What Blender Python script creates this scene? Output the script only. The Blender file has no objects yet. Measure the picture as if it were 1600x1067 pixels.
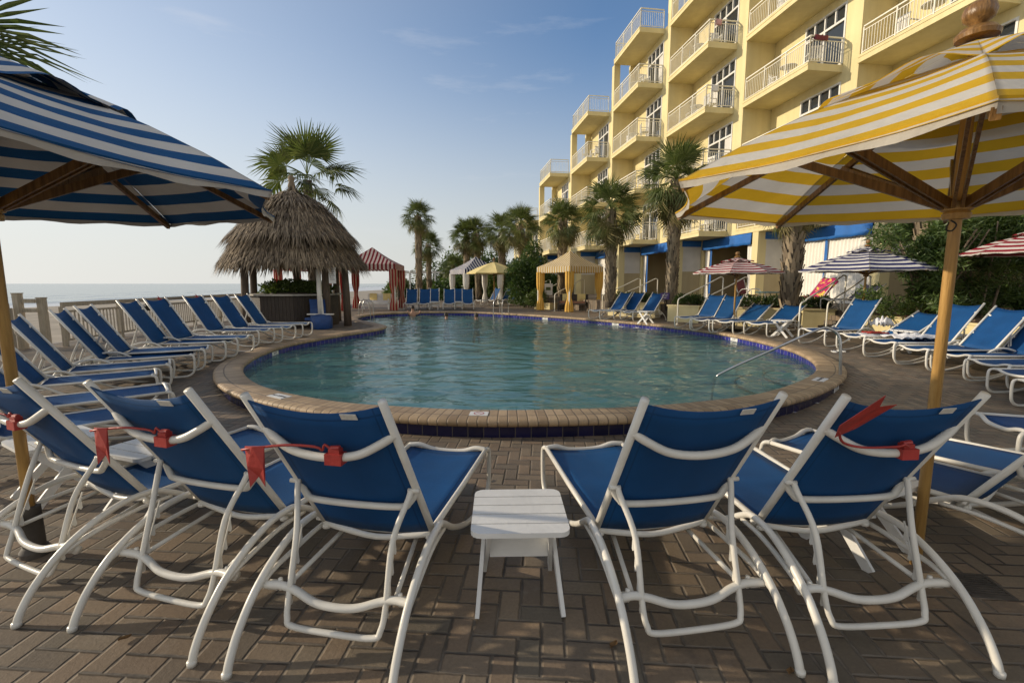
import bpy, math, random
from mathutils import Vector, Matrix, noise as mnoise
R=math.radians
sc=bpy.context.scene
C=sc.collection
random.seed(7)
# ------------------------------------------------------------------ camera, sky, sun, exposure
EYE=1.6
cam=bpy.data.objects.new('camera',bpy.data.cameras.new('camera')); C.objects.link(cam)
cam.location=(0,0,EYE); cam.rotation_euler=(R(90-7.16),0,0)
cam.data.sensor_width=36; cam.data.lens=16.2; cam.data.clip_start=.05; cam.data.clip_end=20000
sc.camera=cam
SUN_EL,SUN_AZ=17.,-82.          # azimuth from +Y, clockwise
w=bpy.data.worlds.new('World'); sc.world=w; w.use_nodes=True
nt=w.node_tree; bg=nt.nodes['Background']
sky=nt.nodes.new('ShaderNodeTexSky'); sky.sky_type='NISHITA'; sky.sun_disc=False
sky.sun_elevation=R(SUN_EL); sky.sun_rotation=R(SUN_AZ%360); sky.air_density=1.0; sky.dust_density=.5; sky.ozone_density=3.4
bg.inputs[1].default_value=.136
# faint high wisps of cloud, fixed to sky directions
tc=nt.nodes.new('ShaderNodeTexCoord'); mp=nt.nodes.new('ShaderNodeMapping'); mp.inputs['Scale'].default_value=(2.2,2.2,13)
mp.inputs['Rotation'].default_value=(0,R(-9),0)
nz=nt.nodes.new('ShaderNodeTexNoise'); nz.inputs['Scale'].default_value=1.7; nz.inputs['Detail'].default_value=7; nz.inputs['Roughness'].default_value=.62
rp=nt.nodes.new('ShaderNodeValToRGB'); rp.color_ramp.elements[0].position=.60; rp.color_ramp.elements[1].position=.86
rp.color_ramp.elements[0].color=(0,0,0,1); rp.color_ramp.elements[1].color=(.26,.26,.26,1)
mx=nt.nodes.new('ShaderNodeMixRGB'); mx.inputs[2].default_value=(4.8,4.75,4.8,1)
nt.links.new(tc.outputs['Generated'],mp.inputs[0]); nt.links.new(mp.outputs[0],nz.inputs[0]); nt.links.new(nz.outputs[0],rp.inputs[0])
# milky sea air low in the sky
sx=nt.nodes.new('ShaderNodeSeparateXYZ'); nt.links.new(tc.outputs['Generated'],sx.inputs[0])
hr=nt.nodes.new('ShaderNodeValToRGB'); hr.color_ramp.interpolation='EASE'
for p_,v_ in ((0.,.93),(.47,.0)):
    e_=hr.color_ramp.elements[0 if p_==0 else 1]; e_.position=p_; e_.color=(v_,v_,v_,1)
nt.links.new(sx.outputs[2],hr.inputs[0])
hl=nt.nodes.new('ShaderNodeMapRange'); hl.inputs[1].default_value=-1; hl.inputs[2].default_value=.8; hl.inputs[3].default_value=1.05; hl.inputs[4].default_value=.55; nt.links.new(sx.outputs[0],hl.inputs[0])
hc=nt.nodes.new('ShaderNodeVectorMath'); hc.operation='SCALE'; hc.inputs[0].default_value=(4.6,4.62,4.45); 
# added fill: unseen sky behind the camera brightened and warmed to lift the shade
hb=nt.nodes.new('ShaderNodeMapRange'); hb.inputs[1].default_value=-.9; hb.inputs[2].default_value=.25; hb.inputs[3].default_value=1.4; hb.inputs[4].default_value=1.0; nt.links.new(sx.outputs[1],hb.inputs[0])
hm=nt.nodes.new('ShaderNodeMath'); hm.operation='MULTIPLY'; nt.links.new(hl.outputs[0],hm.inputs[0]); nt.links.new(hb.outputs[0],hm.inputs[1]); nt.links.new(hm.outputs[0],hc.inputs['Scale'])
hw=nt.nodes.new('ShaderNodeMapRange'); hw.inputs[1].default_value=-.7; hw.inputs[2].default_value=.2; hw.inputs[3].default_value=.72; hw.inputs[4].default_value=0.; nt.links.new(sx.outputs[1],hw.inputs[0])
hx=nt.nodes.new('ShaderNodeMath'); hx.operation='MAXIMUM'; 
hs=nt.nodes.new('ShaderNodeMapRange'); hs.inputs[1].default_value=.15; hs.inputs[2].default_value=-.75; hs.inputs[3].default_value=0.; hs.inputs[4].default_value=.5; nt.links.new(sx.outputs[0],hs.inputs[0])
hq=nt.nodes.new('ShaderNodeMixRGB'); hq.blend_type='SCREEN'; hq.inputs[0].default_value=1; nt.links.new(hr.outputs[0],hq.inputs[1]); nt.links.new(hs.outputs[0],hq.inputs[2])
nt.links.new(hq.outputs[0],hx.inputs[0]); nt.links.new(hw.outputs[0],hx.inputs[1])
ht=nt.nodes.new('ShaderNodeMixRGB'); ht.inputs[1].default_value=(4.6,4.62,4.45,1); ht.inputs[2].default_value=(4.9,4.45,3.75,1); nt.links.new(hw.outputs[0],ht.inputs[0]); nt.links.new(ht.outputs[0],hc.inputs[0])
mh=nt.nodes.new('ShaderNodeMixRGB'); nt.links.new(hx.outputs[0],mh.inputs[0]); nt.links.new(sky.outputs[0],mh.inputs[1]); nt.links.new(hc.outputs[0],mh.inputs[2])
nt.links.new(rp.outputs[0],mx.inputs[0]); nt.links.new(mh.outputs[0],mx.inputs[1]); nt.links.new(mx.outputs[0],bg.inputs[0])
sl=bpy.data.lights.new('sun','SUN'); sl.energy=3.0; sl.angle=R(.6); sl.color=(1,.85,.64)
so=bpy.data.objects.new('sun',sl); C.objects.link(so)
sd=Vector((math.sin(R(SUN_AZ))*math.cos(R(SUN_EL)),math.cos(R(SUN_AZ))*math.cos(R(SUN_EL)),math.sin(R(SUN_EL))))
so.rotation_euler=sd.to_track_quat('Z','Y').to_euler()
sc.view_settings.view_transform='Standard'; sc.view_settings.look='None'; sc.view_settings.gamma=1; sc.view_settings.exposure=0.38
sc.cycles.max_bounces=7; sc.cycles.transparent_max_bounces=10

# ------------------------------------------------------------------ materials
class N:
    def __init__(s,name):
        s.m=bpy.data.materials.new(name); s.m.use_nodes=True; s.t=s.m.node_tree; s.b=s.t.nodes['Principled BSDF']; s.o=s.t.nodes['Material Output']
    def n(s,t,**k):
        x=s.t.nodes.new(t)
        for a,b in k.items(): setattr(x,a,b)
        return x
    def l(s,a,b): s.t.links.new(a,b)
    def math(s,op,a,b=None,c=None):
        x=s.n('ShaderNodeMath',operation=op)
        for i,v in enumerate((a,b,c)):
            if v is None: continue
            if isinstance(v,(int,float)): x.inputs[i].default_value=v
            else: s.l(v,x.inputs[i])
        return x.outputs[0]
    def mix(s,f,a,b,mode='MIX'):
        x=s.n('ShaderNodeMixRGB',blend_type=mode)
        for i,v in enumerate((f,a,b)):
            if isinstance(v,(int,float)): x.inputs[i].default_value=v
            elif isinstance(v,tuple): x.inputs[i].default_value=(*v[:3],1)
            else: s.l(v,x.inputs[i])
        return x.outputs[0]
    def noise(s,scale,detail=4,co='Object',rough=.55,stretch=None):
        t=s.n('ShaderNodeTexCoord'); z=s.n('ShaderNodeTexNoise'); z.inputs['Scale'].default_value=scale; z.inputs['Detail'].default_value=detail; z.inputs['Roughness'].default_value=rough
        v=t.outputs[co]
        if stretch:
            q=s.n('ShaderNodeMapping'); q.inputs['Scale'].default_value=stretch; s.l(v,q.inputs[0]); v=q.outputs[0]
        s.l(v,z.inputs['Vector']); return z.outputs['Fac']
    def ramp(s,v,p0,p1,c0=(0,0,0),c1=(1,1,1)):
        x=s.n('ShaderNodeValToRGB'); x.color_ramp.elements[0].position=p0; x.color_ramp.elements[1].position=p1
        x.color_ramp.elements[0].color=(*c0,1); x.color_ramp.elements[1].color=(*c1,1); s.l(v,x.inputs[0]); return x.outputs[0]
    def bump(s,h,dist,st=1.):
        x=s.n('ShaderNodeBump'); x.inputs['Distance'].default_value=dist; x.inputs['Strength'].default_value=st; s.l(h,x.inputs['Height']); s.l(x.outputs[0],s.b.inputs['Normal']); return x
    def col(s,v):
        if isinstance(v,tuple): s.b.inputs['Base Color'].default_value=(*v,1)
        else: s.l(v,s.b.inputs['Base Color'])
    def rough(s,r): s.b.inputs['Roughness'].default_value=r
def plain(name,c,rough=.5,var=.15,scale=6,bump=0.,metal=0,bs=60):
    a=N(name); a.rough(rough); a.b.inputs['Metallic'].default_value=metal
    d=tuple(x*(1-var*1.6) for x in c); e=tuple(min(1,x*(1+var)) for x in c)
    a.col(a.ramp(a.noise(scale,5),.3,.7,d,e))
    if bump: a.bump(a.noise(bs,4),bump)
    return a.m
def thin(a,colsock,f=.3):
    """cloth or leaf: part of the light passes through"""
    t=a.n('ShaderNodeBsdfTranslucent'); m=a.n('ShaderNodeMixShader'); m.inputs[0].default_value=f
    if isinstance(colsock,tuple): t.inputs[0].default_value=(*colsock,1)
    else: a.l(colsock,t.inputs[0])
    a.l(a.b.outputs[0],m.inputs[1]); a.l(t.outputs[0],m.inputs[2]); a.l(m.outputs[0],a.o.inputs[0])
def stripes(name,c1,c2,n,axis=1,tr=.22,duty=.5,rough=.75):
    a=N(name); u=a.n('ShaderNodeUVMap'); sp=a.n('ShaderNodeSeparateXYZ'); a.l(u.outputs[0],sp.inputs[0])
    f=a.math('FRACT',a.math('MULTIPLY',sp.outputs[axis],n)); s=a.math('GREATER_THAN',f,duty)
    c=a.mix(s,c1,c2); v=a.noise(3.2,6); c=a.mix(.35,c,a.ramp(v,.3,.7,(.62,.60,.56),(1,1,1)),'MULTIPLY')
    
    if axis==1:
        ed=a.math('MINIMUM',sp.outputs[0],a.math('SUBTRACT',1.,sp.outputs[0])); c=a.mix(a.ramp(ed,.004,.02,(.45,)*3,(0,)*3),c,(.12,.10,.08))
    c=a.mix(.3,c,a.ramp(a.noise(1.1,6,rough=.65),.35,.7,(.72,.70,.66),(1.05,1.05,1.05)),'MULTIPLY')
    a.col(c); a.rough(rough); a.b.inputs['Specular IOR Level'].default_value=.2
    a.bump(a.noise(9,4),.02,.5); thin(a,c,tr); return a.m
def leafmat(name,c0,c1,tr=.3,rough=.45):
    a=N(name); g=a.n('ShaderNodeNewGeometry'); f=a.math('MULTIPLY',g.outputs['Random Per Island'],1.0)
    c=a.mix(f,c0,c1); v=a.noise(1.3,3); c=a.mix(.5,c,a.ramp(v,.3,.7,(.55,.55,.5),(1.1,1.1,1)),'MULTIPLY')
    a.col(c); a.rough(rough); thin(a,a.mix(.5,c,(.16,.24,.03)),tr); return a.m
def pavers():
    a=N('paver_brick'); t=a.n('ShaderNodeTexCoord'); q=a.n('ShaderNodeMapping'); q.inputs['Rotation'].default_value=(0,0,R(4)); q.inputs['Scale'].default_value=(9.4,9.4,1)
    a.l(t.outputs['Object'],q.inputs[0]); sp=a.n('ShaderNodeSeparateXYZ'); a.l(q.outputs[0],sp.inputs[0])
    M=a.math; x,y=sp.outputs[0],sp.outputs[1]; i=M('FLOOR',x); j=M('FLOOR',y); fx=M('FRACT',x); fy=M('FRACT',y)
    k=M('FLOORED_MODULO',M('SUBTRACT',i,j),4.0)
    k1=M('COMPARE',k,1.,.5); k2=M('COMPARE',k,2.,.5); ver=M('GREATER_THAN',k,1.5)
    u=M('ADD',fx,k1); v=M('ADD',fy,k2)
    # edge distance; the long side is 2 for u when horizontal, for v when vertical
    lu=M('SUBTRACT',2.,ver); lv=M('ADD',1.,ver)
    eu=M('MINIMUM',u,M('SUBTRACT',lu,u)); ev=M('MINIMUM',v,M('SUBTRACT',lv,v)); e=M('MINIMUM',eu,ev)
    bi=M('SUBTRACT',i,k1); bj=M('SUBTRACT',j,k2)
    cb=a.n('ShaderNodeCombineXYZ'); a.l(bi,cb.inputs[0]); a.l(bj,cb.inputs[1]); a.l(ver,cb.inputs[2])
    wn=a.n('ShaderNodeTexWhiteNoise',noise_dimensions='3D'); a.l(cb.outputs[0],wn.inputs['Vector'])
    c=a.ramp(wn.outputs['Value'],0.,1.,(.14,.112,.082),(.32,.252,.172))
    x_=a.n('ShaderNodeValToRGB')
    c=a.mix(.5,c,a.mix(wn.outputs['Color'],(.165,.155,.125),(.30,.20,.128)))
    st=a.noise(.75,5); c=a.mix(.75,c,a.ramp(st,.3,.72,(.6,.57,.54),(1.06,1.05,1.02)),'MULTIPLY')
    gr=a.noise(55,5,rough=.7); c=a.mix(.55,c,a.ramp(gr,.25,.75,(.6,.58,.55),(1.2,1.18,1.15)),'MULTIPLY')
    joint=a.ramp(M('ADD',e,M('MULTIPLY',M('SUBTRACT',a.noise(16,4),.5),.10)),.02,.10)
    jc=a.ramp(a.noise(2.3,4),.35,.65,(.045,.036,.028),(.20,.165,.125)); c=a.mix(joint,jc,c); bl=a.ramp(a.noise(3.5,6,rough=.7),.60,.78); c=a.mix(M('MULTIPLY',bl,.35),c,(.34,.30,.25)); dk=a.ramp(a.noise(1.7,6,rough=.7),.58,.7); c=a.mix(M('MULTIPLY',dk,.55),c,(.07,.06,.05)); wet=a.ramp(a.noise(.42,5,rough=.6),.56,.64); c=a.mix(M('MULTIPLY',wet,.38),c,(.06,.05,.042)); a.col(c)
    a.l(a.ramp(st,.3,.7,(.62,)*3,(.85,)*3),a.b.inputs['Roughness'])
    h=M('ADD',joint,M('MULTIPLY',gr,.30)); h=M('ADD',h,M('MULTIPLY',wn.outputs['Value'],.25)); a.bump(h,.009,1.); return a.m
def coping():
    a=N('coping_brick'); u=a.n('ShaderNodeUVMap'); sp=a.n('ShaderNodeSeparateXYZ'); a.l(u.outputs[0],sp.inputs[0]); M=a.math
    f=M('FRACT',M('MULTIPLY',sp.outputs[0],9.5)); e=M('MINIMUM',f,M('SUBTRACT',1.,f)); fl=M('FLOOR',M('MULTIPLY',sp.outputs[0],9.5))
    row=M('GREATER_THAN',sp.outputs[1],.26); rj=M('ABSOLUTE',M('SUBTRACT',sp.outputs[1],.26))
    cb=a.n('ShaderNodeCombineXYZ'); a.l(fl,cb.inputs[0]); a.l(row,cb.inputs[1]); wn=a.n('ShaderNodeTexWhiteNoise',noise_dimensions='2D'); a.l(cb.outputs[0],wn.inputs['Vector'])
    c=a.ramp(wn.outputs['Value'],0,1,(.34,.235,.135),(.52,.375,.225)); c=a.mix(.6,c,a.ramp(a.noise(2.2,5),.3,.7,(.6,.58,.55),(1.1,1.1,1.08)),'MULTIPLY')
    gr=a.noise(60,4); c=a.mix(.4,c,a.ramp(gr,.3,.7,(.7,.7,.7),(1.15,1.15,1.15)),'MULTIPLY')
    j=M('MULTIPLY',a.ramp(e,.02,.09),a.ramp(rj,.003,.010)); c=a.mix(j,(.17,.13,.09),c); a.col(c); a.rough(.6); a.bump(M('ADD',j,M('MULTIPLY',gr,.2)),.006); return a.m
def tiles(name,c0,c1,grout,n):
    a=N(name); u=a.n('ShaderNodeUVMap'); sp=a.n('ShaderNodeSeparateXYZ'); a.l(u.outputs[0],sp.inputs[0]); M=a.math
    X=M('MULTIPLY',sp.outputs[0],n); f=M('FRACT',X); e=M('MINIMUM',f,M('SUBTRACT',1.,f)); wn=a.n('ShaderNodeTexWhiteNoise',noise_dimensions='1D'); a.l(M('FLOOR',X),wn.inputs['W'])
    j=a.ramp(e,.018,.04); c=a.mix(wn.outputs['Value'],c0,c1); c=a.mix(j,grout,c); a.col(c); a.rough(.15); a.bump(j,.003); return a.m
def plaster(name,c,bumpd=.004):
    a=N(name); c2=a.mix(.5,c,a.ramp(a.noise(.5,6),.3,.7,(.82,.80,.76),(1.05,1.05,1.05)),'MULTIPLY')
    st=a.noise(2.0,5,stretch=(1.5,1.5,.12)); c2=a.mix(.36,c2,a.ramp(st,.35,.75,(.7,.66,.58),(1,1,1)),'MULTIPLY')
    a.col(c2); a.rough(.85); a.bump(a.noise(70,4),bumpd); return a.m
def wood(name,c0,c1,rough=.5,st=(10,10,.8)):
    a=N(name); c=a.ramp(a.noise(5,6,stretch=st),.3,.7,c0,c1); a.col(c); a.rough(rough); a.bump(a.noise(9,5,stretch=st),.004); return a.m
def watermat():
    a=N('pool_water'); a.t.nodes.remove(a.b)
    n1=a.noise(2.0,3,stretch=(.75,1.3,1)); n2=a.noise(6.5,3,stretch=(.75,1.25,1)); n3=a.noise(.7,1)
    h=a.math('ADD',a.math('MULTIPLY',n1,1.0),a.math('MULTIPLY',n2,.13)); h=a.math('ADD',h,a.math('MULTIPLY',n3,.9))
    b=a.n('ShaderNodeBump'); b.inputs['Distance'].default_value=.045; b.inputs['Strength'].default_value=1; a.l(h,b.inputs['Height'])
    fr=a.n('ShaderNodeFresnel'); fr.inputs[0].default_value=1.33; a.l(b.outputs[0],fr.inputs['Normal'])
    gl=a.n('ShaderNodeBsdfGlossy'); gl.inputs['Roughness'].default_value=.03; a.l(b.outputs[0],gl.inputs['Normal'])
    tr=a.n('ShaderNodeBsdfTransparent'); tr.inputs[0].default_value=(.82,.95,.93,1)
    rf=a.n('ShaderNodeBsdfRefraction'); rf.inputs['IOR'].default_value=1.33; rf.inputs['Roughness'].default_value=.0; rf.inputs[0].default_value=(.72,.92,.92,1); a.l(b.outputs[0],rf.inputs['Normal'])
    df=a.n('ShaderNodeBsdfDiffuse'); df.inputs[0].default_value=(.20,.42,.38,1); a.l(b.outputs[0],df.inputs['Normal'])
    m0=a.n('ShaderNodeMixShader'); m0.inputs[0].default_value=.35; a.l(tr.outputs[0],m0.inputs[1]); a.l(rf.outputs[0],m0.inputs[2])
    m1=a.n('ShaderNodeMixShader'); m1.inputs[0].default_value=.22; a.l(m0.outputs[0],m1.inputs[1]); a.l(df.outputs[0],m1.inputs[2])
    m2=a.n('ShaderNodeMixShader'); a.l(fr.outputs[0],m2.inputs[0]); a.l(m1.outputs[0],m2.inputs[1]); a.l(gl.outputs[0],m2.inputs[2]); a.l(m2.outputs[0],a.o.inputs[0]); return a.m
def seamat():
    a=N('sea'); a.col((.10,.16,.18)); a.rough(.16)
    n=a.noise(.35,5,stretch=(1,.35,1)); a.bump(n,.35,.5)
    t=a.n('ShaderNodeTexCoord'); sp=a.n('ShaderNodeSeparateXYZ'); a.l(t.outputs['Object'],sp.inputs[0]); M=a.math
    d=M('MULTIPLY',M('ADD',M('ADD',sp.outputs[0],M('MULTIPLY',sp.outputs[1],.145)),66.),-1.)   # metres out from the shore
    wob=M('MULTIPLY',M('SUBTRACT',a.noise(.03,4),.5),26.); ph=M('FRACT',M('MULTIPLY',M('ADD',d,wob),1/16.))
    fo=a.ramp(ph,.72,.86); near=a.ramp(M('MULTIPLY',d,1/75.),.25,1.,(1,1,1),(0,0,0)); br=a.ramp(a.noise(.16,5,stretch=(1,.3,1)),.42,.56)
    f=M('MULTIPLY',M('MULTIPLY',fo,near),br); first=M('MULTIPLY',a.ramp(M('MULTIPLY',M('ADD',d,M('MULTIPLY',wob,.3)),1/14.),.3,1.,(1,1,1),(0,0,0)),.8); f=M('MAXIMUM',f,first)
    a.col(a.mix(f,(.11,.165,.18),(.8,.8,.78))); a.l(a.ramp(f,0,1,(.15,)*3,(.8,)*3),a.b.inputs['Roughness']); return a.m

WHITE=plain('white_powder_coat',(.71,.68,.61),.32,.08,5,.0015,bs=25)
PLASTIC=plain('white_plastic_board',(.72,.71,.68),.5,.07,4,.002,bs=40)
SLING=None
def slingmat():
    a=N('blue_sling_mesh'); c=a.mix(.6,(.007,.076,.24),a.ramp(a.noise(3,4),.3,.7,(.005,.055,.17),(.011,.095,.29))); u=a.n('ShaderNodeUVMap'); sp=a.n('ShaderNodeSeparateXYZ'); a.l(u.outputs[0],sp.inputs[0]); e=a.math('MINIMUM',sp.outputs[0],a.math('SUBTRACT',1.,sp.outputs[0])); e2=a.math('SUBTRACT',1.,sp.outputs[1]); hem=a.math('COMPARE',e,.062,.006); hem=a.math('MAXIMUM',hem,a.math('COMPARE',e2,.045,.006)); c=a.mix(a.math('MULTIPLY',hem,.45),c,(.002,.02,.07)); st=a.noise(1.6,6,rough=.65); c=a.mix(.5,c,a.ramp(st,.35,.75,(.72,.75,.8),(1.12,1.1,1.05)),'MULTIPLY'); oi=a.n('ShaderNodeObjectInfo'); c=a.mix(a.math('MULTIPLY',oi.outputs['Random'],.35),c,(.012,.085,.21)); a.col(c); a.rough(.6)
    a.b.inputs['Specular IOR Level'].default_value=.25
    t=a.n('ShaderNodeTexCoord'); wv=a.n('ShaderNodeTexWave'); wv.inputs['Scale'].default_value=70; a.l(t.outputs['Object'],wv.inputs[0]); a.bump(wv.outputs['Fac'],.001,.5)
    thin(a,c,.12); return a.m
SLING=slingmat()
PAVER=pavers(); COPING=coping()
TILE=tiles('cobalt_waterline_tile',(.018,.02,.16),(.04,.035,.26),(.35,.34,.33),6.0)
TILE2=tiles('shaded_outer_tile',(.006,.007,.035),(.012,.012,.06),(.10,.09,.08),6.0)  # darkened copy of the waterline tile, the outer wall's shade put into its colour
BASIN=plain('pool_plaster',(.47,.69,.65),.7,.10,.8)
WATER=watermat(); SEA=seamat()
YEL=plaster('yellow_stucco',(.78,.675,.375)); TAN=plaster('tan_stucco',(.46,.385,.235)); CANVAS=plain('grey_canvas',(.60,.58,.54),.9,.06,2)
AWN=plain('blue_awning_canvas',(.012,.125,.42),.7,.12,2,.004,bs=5)
CURT=plain('white_curtain_cloth',(.82,.79,.72),.9,.05,2)
GLASS=N('dark_window_glass'); GLASS.col((.03,.035,.04)); GLASS.rough(.05); GLASS.b.inputs['IOR'].default_value=1.5; GLASS=GLASS.m
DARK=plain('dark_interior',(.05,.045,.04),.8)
SAND=plain('beach_sand',(.36,.30,.22),.95,.2,.35,.05,bs=2.5)
SOIL=plain('red_mulch',(.13,.05,.03),.95,.3,8,.03,bs=30)
CONC=plain('pale_concrete',(.42,.40,.36),.9,.15,1.5,.003)
STEEL=plain('steel_rail',(.52,.51,.49),.28,.12,5,metal=1)
RAILP=plain('cream_painted_rail',(.80,.76,.64),.45,.06,3)
FENCEW=wood('weathered_fence_wood',(.36,.31,.23),(.58,.51,.40),.8)
TEAK=wood('varnished_wood',(.12,.06,.018),(.30,.16,.05),.3)
POLEW=wood('honey_pole_wood',(.36,.20,.06),(.56,.34,.11),.35)
BARW=wood('dark_bar_boards',(.022,.015,.011),(.05,.036,.026),.6)
POSTW=wood('dark_hut_post',(.07,.05,.035),(.15,.11,.08),.8)
BLACK=plain('black_metal',(.02,.02,.02),.5)
RED=plain('red_plastic',(.40,.04,.032),.45,.15,9,.002)
BLUEP=plain('blue_vinyl',(.012,.06,.22),.5)
SKIN=plain('skin',(.42,.23,.15),.55,.1)
HAIR=plain('dark_hair',(.03,.02,.015),.6)
DRAINM=plain('old_iron',(.075,.065,.055),.7,.3)
LABEL=plain('care_label_cloth',(.66,.64,.58),.8,.08,90)
def thatchmat():
    a=N('dry_palm_thatch'); g=a.n('ShaderNodeNewGeometry'); c=a.ramp(g.outputs['Random Per Island'],0,1,(.085,.062,.042),(.34,.265,.18)); c=a.mix(.5,c,a.ramp(a.noise(1.1,4),.3,.7,(.6,.58,.55),(1.15,1.12,1.05)),'MULTIPLY'); a.col(c); a.rough(.85); return a.m
THATCH=thatchmat()
BOOT=leafmat('palm_boot_bark',(.15,.115,.08),(.44,.35,.24),0.02,.9)
TRUNK=plain('palm_trunk_bark',(.10,.08,.06),.95,.3,5,.03,bs=14)
PALMLEAF=leafmat('palm_leaf',(.07,.105,.028),(.22,.24,.085),.25)
PALMDRY=leafmat('palm_leaf_olive',(.14,.13,.045),(.28,.22,.09),.2,.7)
SHRUB=leafmat('shrub_leaf',(.030,.068,.016),(.085,.15,.035),.3)
SHRUB2=leafmat('sea_grape_leaf',(.06,.10,.022),(.13,.18,.045),.3)
OLEAF=leafmat('oleander_leaf',(.05,.095,.02),(.12,.18,.05),.3)
HEDGE=leafmat('hedge_leaf',(.022,.045,.012),(.06,.10,.025),.25)
STEM=plain('grey_stem',(.22,.17,.12),.9,.2,6)
ST_BLUE=stripes('blue_white_stripe',(.009,.085,.235),(.64,.61,.56),1,1,.02)
ST_NAVY=stripes('navy_white_stripe',(.02,.025,.14),(.80,.78,.75),1,1,.2)
ST_YEL=stripes('yellow_white_stripe',(.78,.48,.03),(.78,.74,.66),1,1,.34)
ST_RED=stripes('red_white_stripe',(.30,.012,.03),(.76,.70,.66),1,1,.2)
ST_REDX=stripes('red_white_awning_stripe',(.25,.02,.03),(.72,.60,.54),1,0,.25)
ST_YELX=stripes('cream_gold_awning_stripe',(.62,.40,.11),(.80,.74,.60),1,0,.25)
ST_NAVX=stripes('navy_white_awning_stripe',(.015,.02,.11),(.80,.78,.76),1,0,.2)
CURT_Y=plain('gold_curtain',(.68,.40,.08),.85,.1,2); CURT_R=stripes('red_cream_curtain',(.38,.03,.03),(.62,.42,.30),1,0,.2)
PALEY=plain('pale_yellow_canvas',(.74,.60,.26),.8,.06,3)
TOWEL=plain('white_towel',(.74,.73,.74),.95,.08,12,.01,bs=40)
def pinktowel():
    a=N('pink_patterned_towel'); v=a.noise(7,3); c=a.ramp(v,.53,.57,(.45,.02,.12),(.75,.55,.10)); c=a.mix(a.ramp(a.noise(5,2,stretch=(1,2,1)),.55,.58),c,(.55,.04,.12)); a.col(c); a.rough(.95); return a.m
PINK=pinktowel()
MAROON=plain('maroon_sling',(.16,.015,.03),.6); NAVYS=plain('dark_navy_sling',(.025,.025,.06),.6); TEAL=plain('teal_table',(.04,.25,.33),.4)

# ------------------------------------------------------------------ mesh helpers
class MB:
    def __init__(s): s.v=[]; s.f=[]; s.uv=[]; s.mi=[]
    def add(s,vs,fs,uv=None,mi=0):
        o=len(s.v); s.v+= [tuple(p) for p in vs]
        for k,f in enumerate(fs):
            s.f.append([o+i for i in f]); s.uv.append([uv[i] for i in f] if uv else None); s.mi.append(mi)
    def box(s,x0,x1,y0,y1,z0,z1,fn=None,mi=0):
        p=[(x,y,z) for z in (z0,z1) for y in (y0,y1) for x in (x0,x1)]
        if fn: p=[fn(*q) for q in p]
        s.add(p,[(0,2,3,1),(4,5,7,6),(0,1,5,4),(2,6,7,3),(0,4,6,2),(1,3,7,5)],mi=mi)
    def beam(s,a,b,wd,ht,up=(0,0,1)):
        a,b=Vector(a),Vector(b); d=(b-a).normalized(); u=Vector(up); r=d.cross(u).normalized(); u=r.cross(d)
        p=[q+r*(i*wd/2)+u*(j*ht/2) for q in (a,b) for i,j in ((-1,-1),(1,-1),(1,1),(-1,1))]
        s.add(p,[(3,2,1,0),(4,5,6,7),(0,1,5,4),(1,2,6,5),(2,3,7,6),(3,0,4,7)])
    def tube(s,pts,r,n=8,caps=True,uvs=False):
        pts=[Vector(p) for p in pts]; m=len(pts); rr=r if isinstance(r,(list,tuple)) else [r]*m
        t=[(pts[min(i+1,m-1)]-pts[max(i-1,0)]).normalized() for i in range(m)]
        u=t[0].orthogonal().normalized(); vs=[]
        for i in range(m):
            u=(u-t[i]*u.dot(t[i])).normalized(); b=t[i].cross(u)
            for k in range(n):
                a=2*math.pi*k/n; vs.append(pts[i]+(u*math.cos(a)+b*math.sin(a))*rr[i])
        fs=[(i*n+k,i*n+(k+1)%n,(i+1)*n+(k+1)%n,(i+1)*n+k) for i in range(m-1) for k in range(n)]
        if caps: fs+=[tuple(range(n-1,-1,-1)),tuple((m-1)*n+k for k in range(n))]
        s.add(vs,fs)
    def lathe(s,prof,n=16,c=(0,0,0)):
        m=len(prof); vs=[(c[0]+r*math.cos(2*math.pi*k/n),c[1]+r*math.sin(2*math.pi*k/n),c[2]+z) for r,z in prof for k in range(n)]
        fs=[(i*n+k,i*n+(k+1)%n,(i+1)*n+(k+1)%n,(i+1)*n+k) for i in range(m-1) for k in range(n)]
        fs+=[tuple(range(n-1,-1,-1)),tuple((m-1)*n+k for k in range(n))]; s.add(vs,fs)
    def grid(s,fn,nu,nv,uvf=None,mi=0):
        vs=[];uv=[]
        for j in range(nv+1):
            for i in range(nu+1):
                vs.append(fn(i/nu,j/nv)); uv.append(uvf(i/nu,j/nv) if uvf else (i/nu,j/nv))
        s.add(vs,[(j*(nu+1)+i,j*(nu+1)+i+1,(j+1)*(nu+1)+i+1,(j+1)*(nu+1)+i) for j in range(nv) for i in range(nu)],uv,mi)
    def build(s,name,mat,parent=None,smooth=False,world=False):
        me=bpy.data.meshes.new(name); v=s.v
        if world and parent is not None:
            o=parent.matrix_basis.inverted() if parent.parent is None else (parent.parent.matrix_basis@parent.matrix_basis).inverted()
            v=[tuple(o@Vector(p)) for p in v]
        me.from_pydata(v,[],s.f)
        if any(u for u in s.uv):
            L=me.uv_layers.new(name='UVMap'); k=0
            for u,f in zip(s.uv,s.f):
                for c in range(len(f)):
                    L.data[k].uv=u[c] if u else (0,0); k+=1
        for m in (mat if isinstance(mat,(list,tuple)) else [mat]): me.materials.append(m)
        if any(s.mi): me.polygons.foreach_set('material_index',s.mi)
        if smooth:
            me.polygons.foreach_set('use_smooth',[True]*len(s.f))
            if smooth!=True: me.set_sharp_from_angle(angle=R(smooth))
        me.update(); return link(name,me,parent)
def link(name,me,parent=None):
    ob=bpy.data.objects.new(name,me); C.objects.link(ob)
    if parent is not None: ob.parent=parent
    return ob
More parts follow.
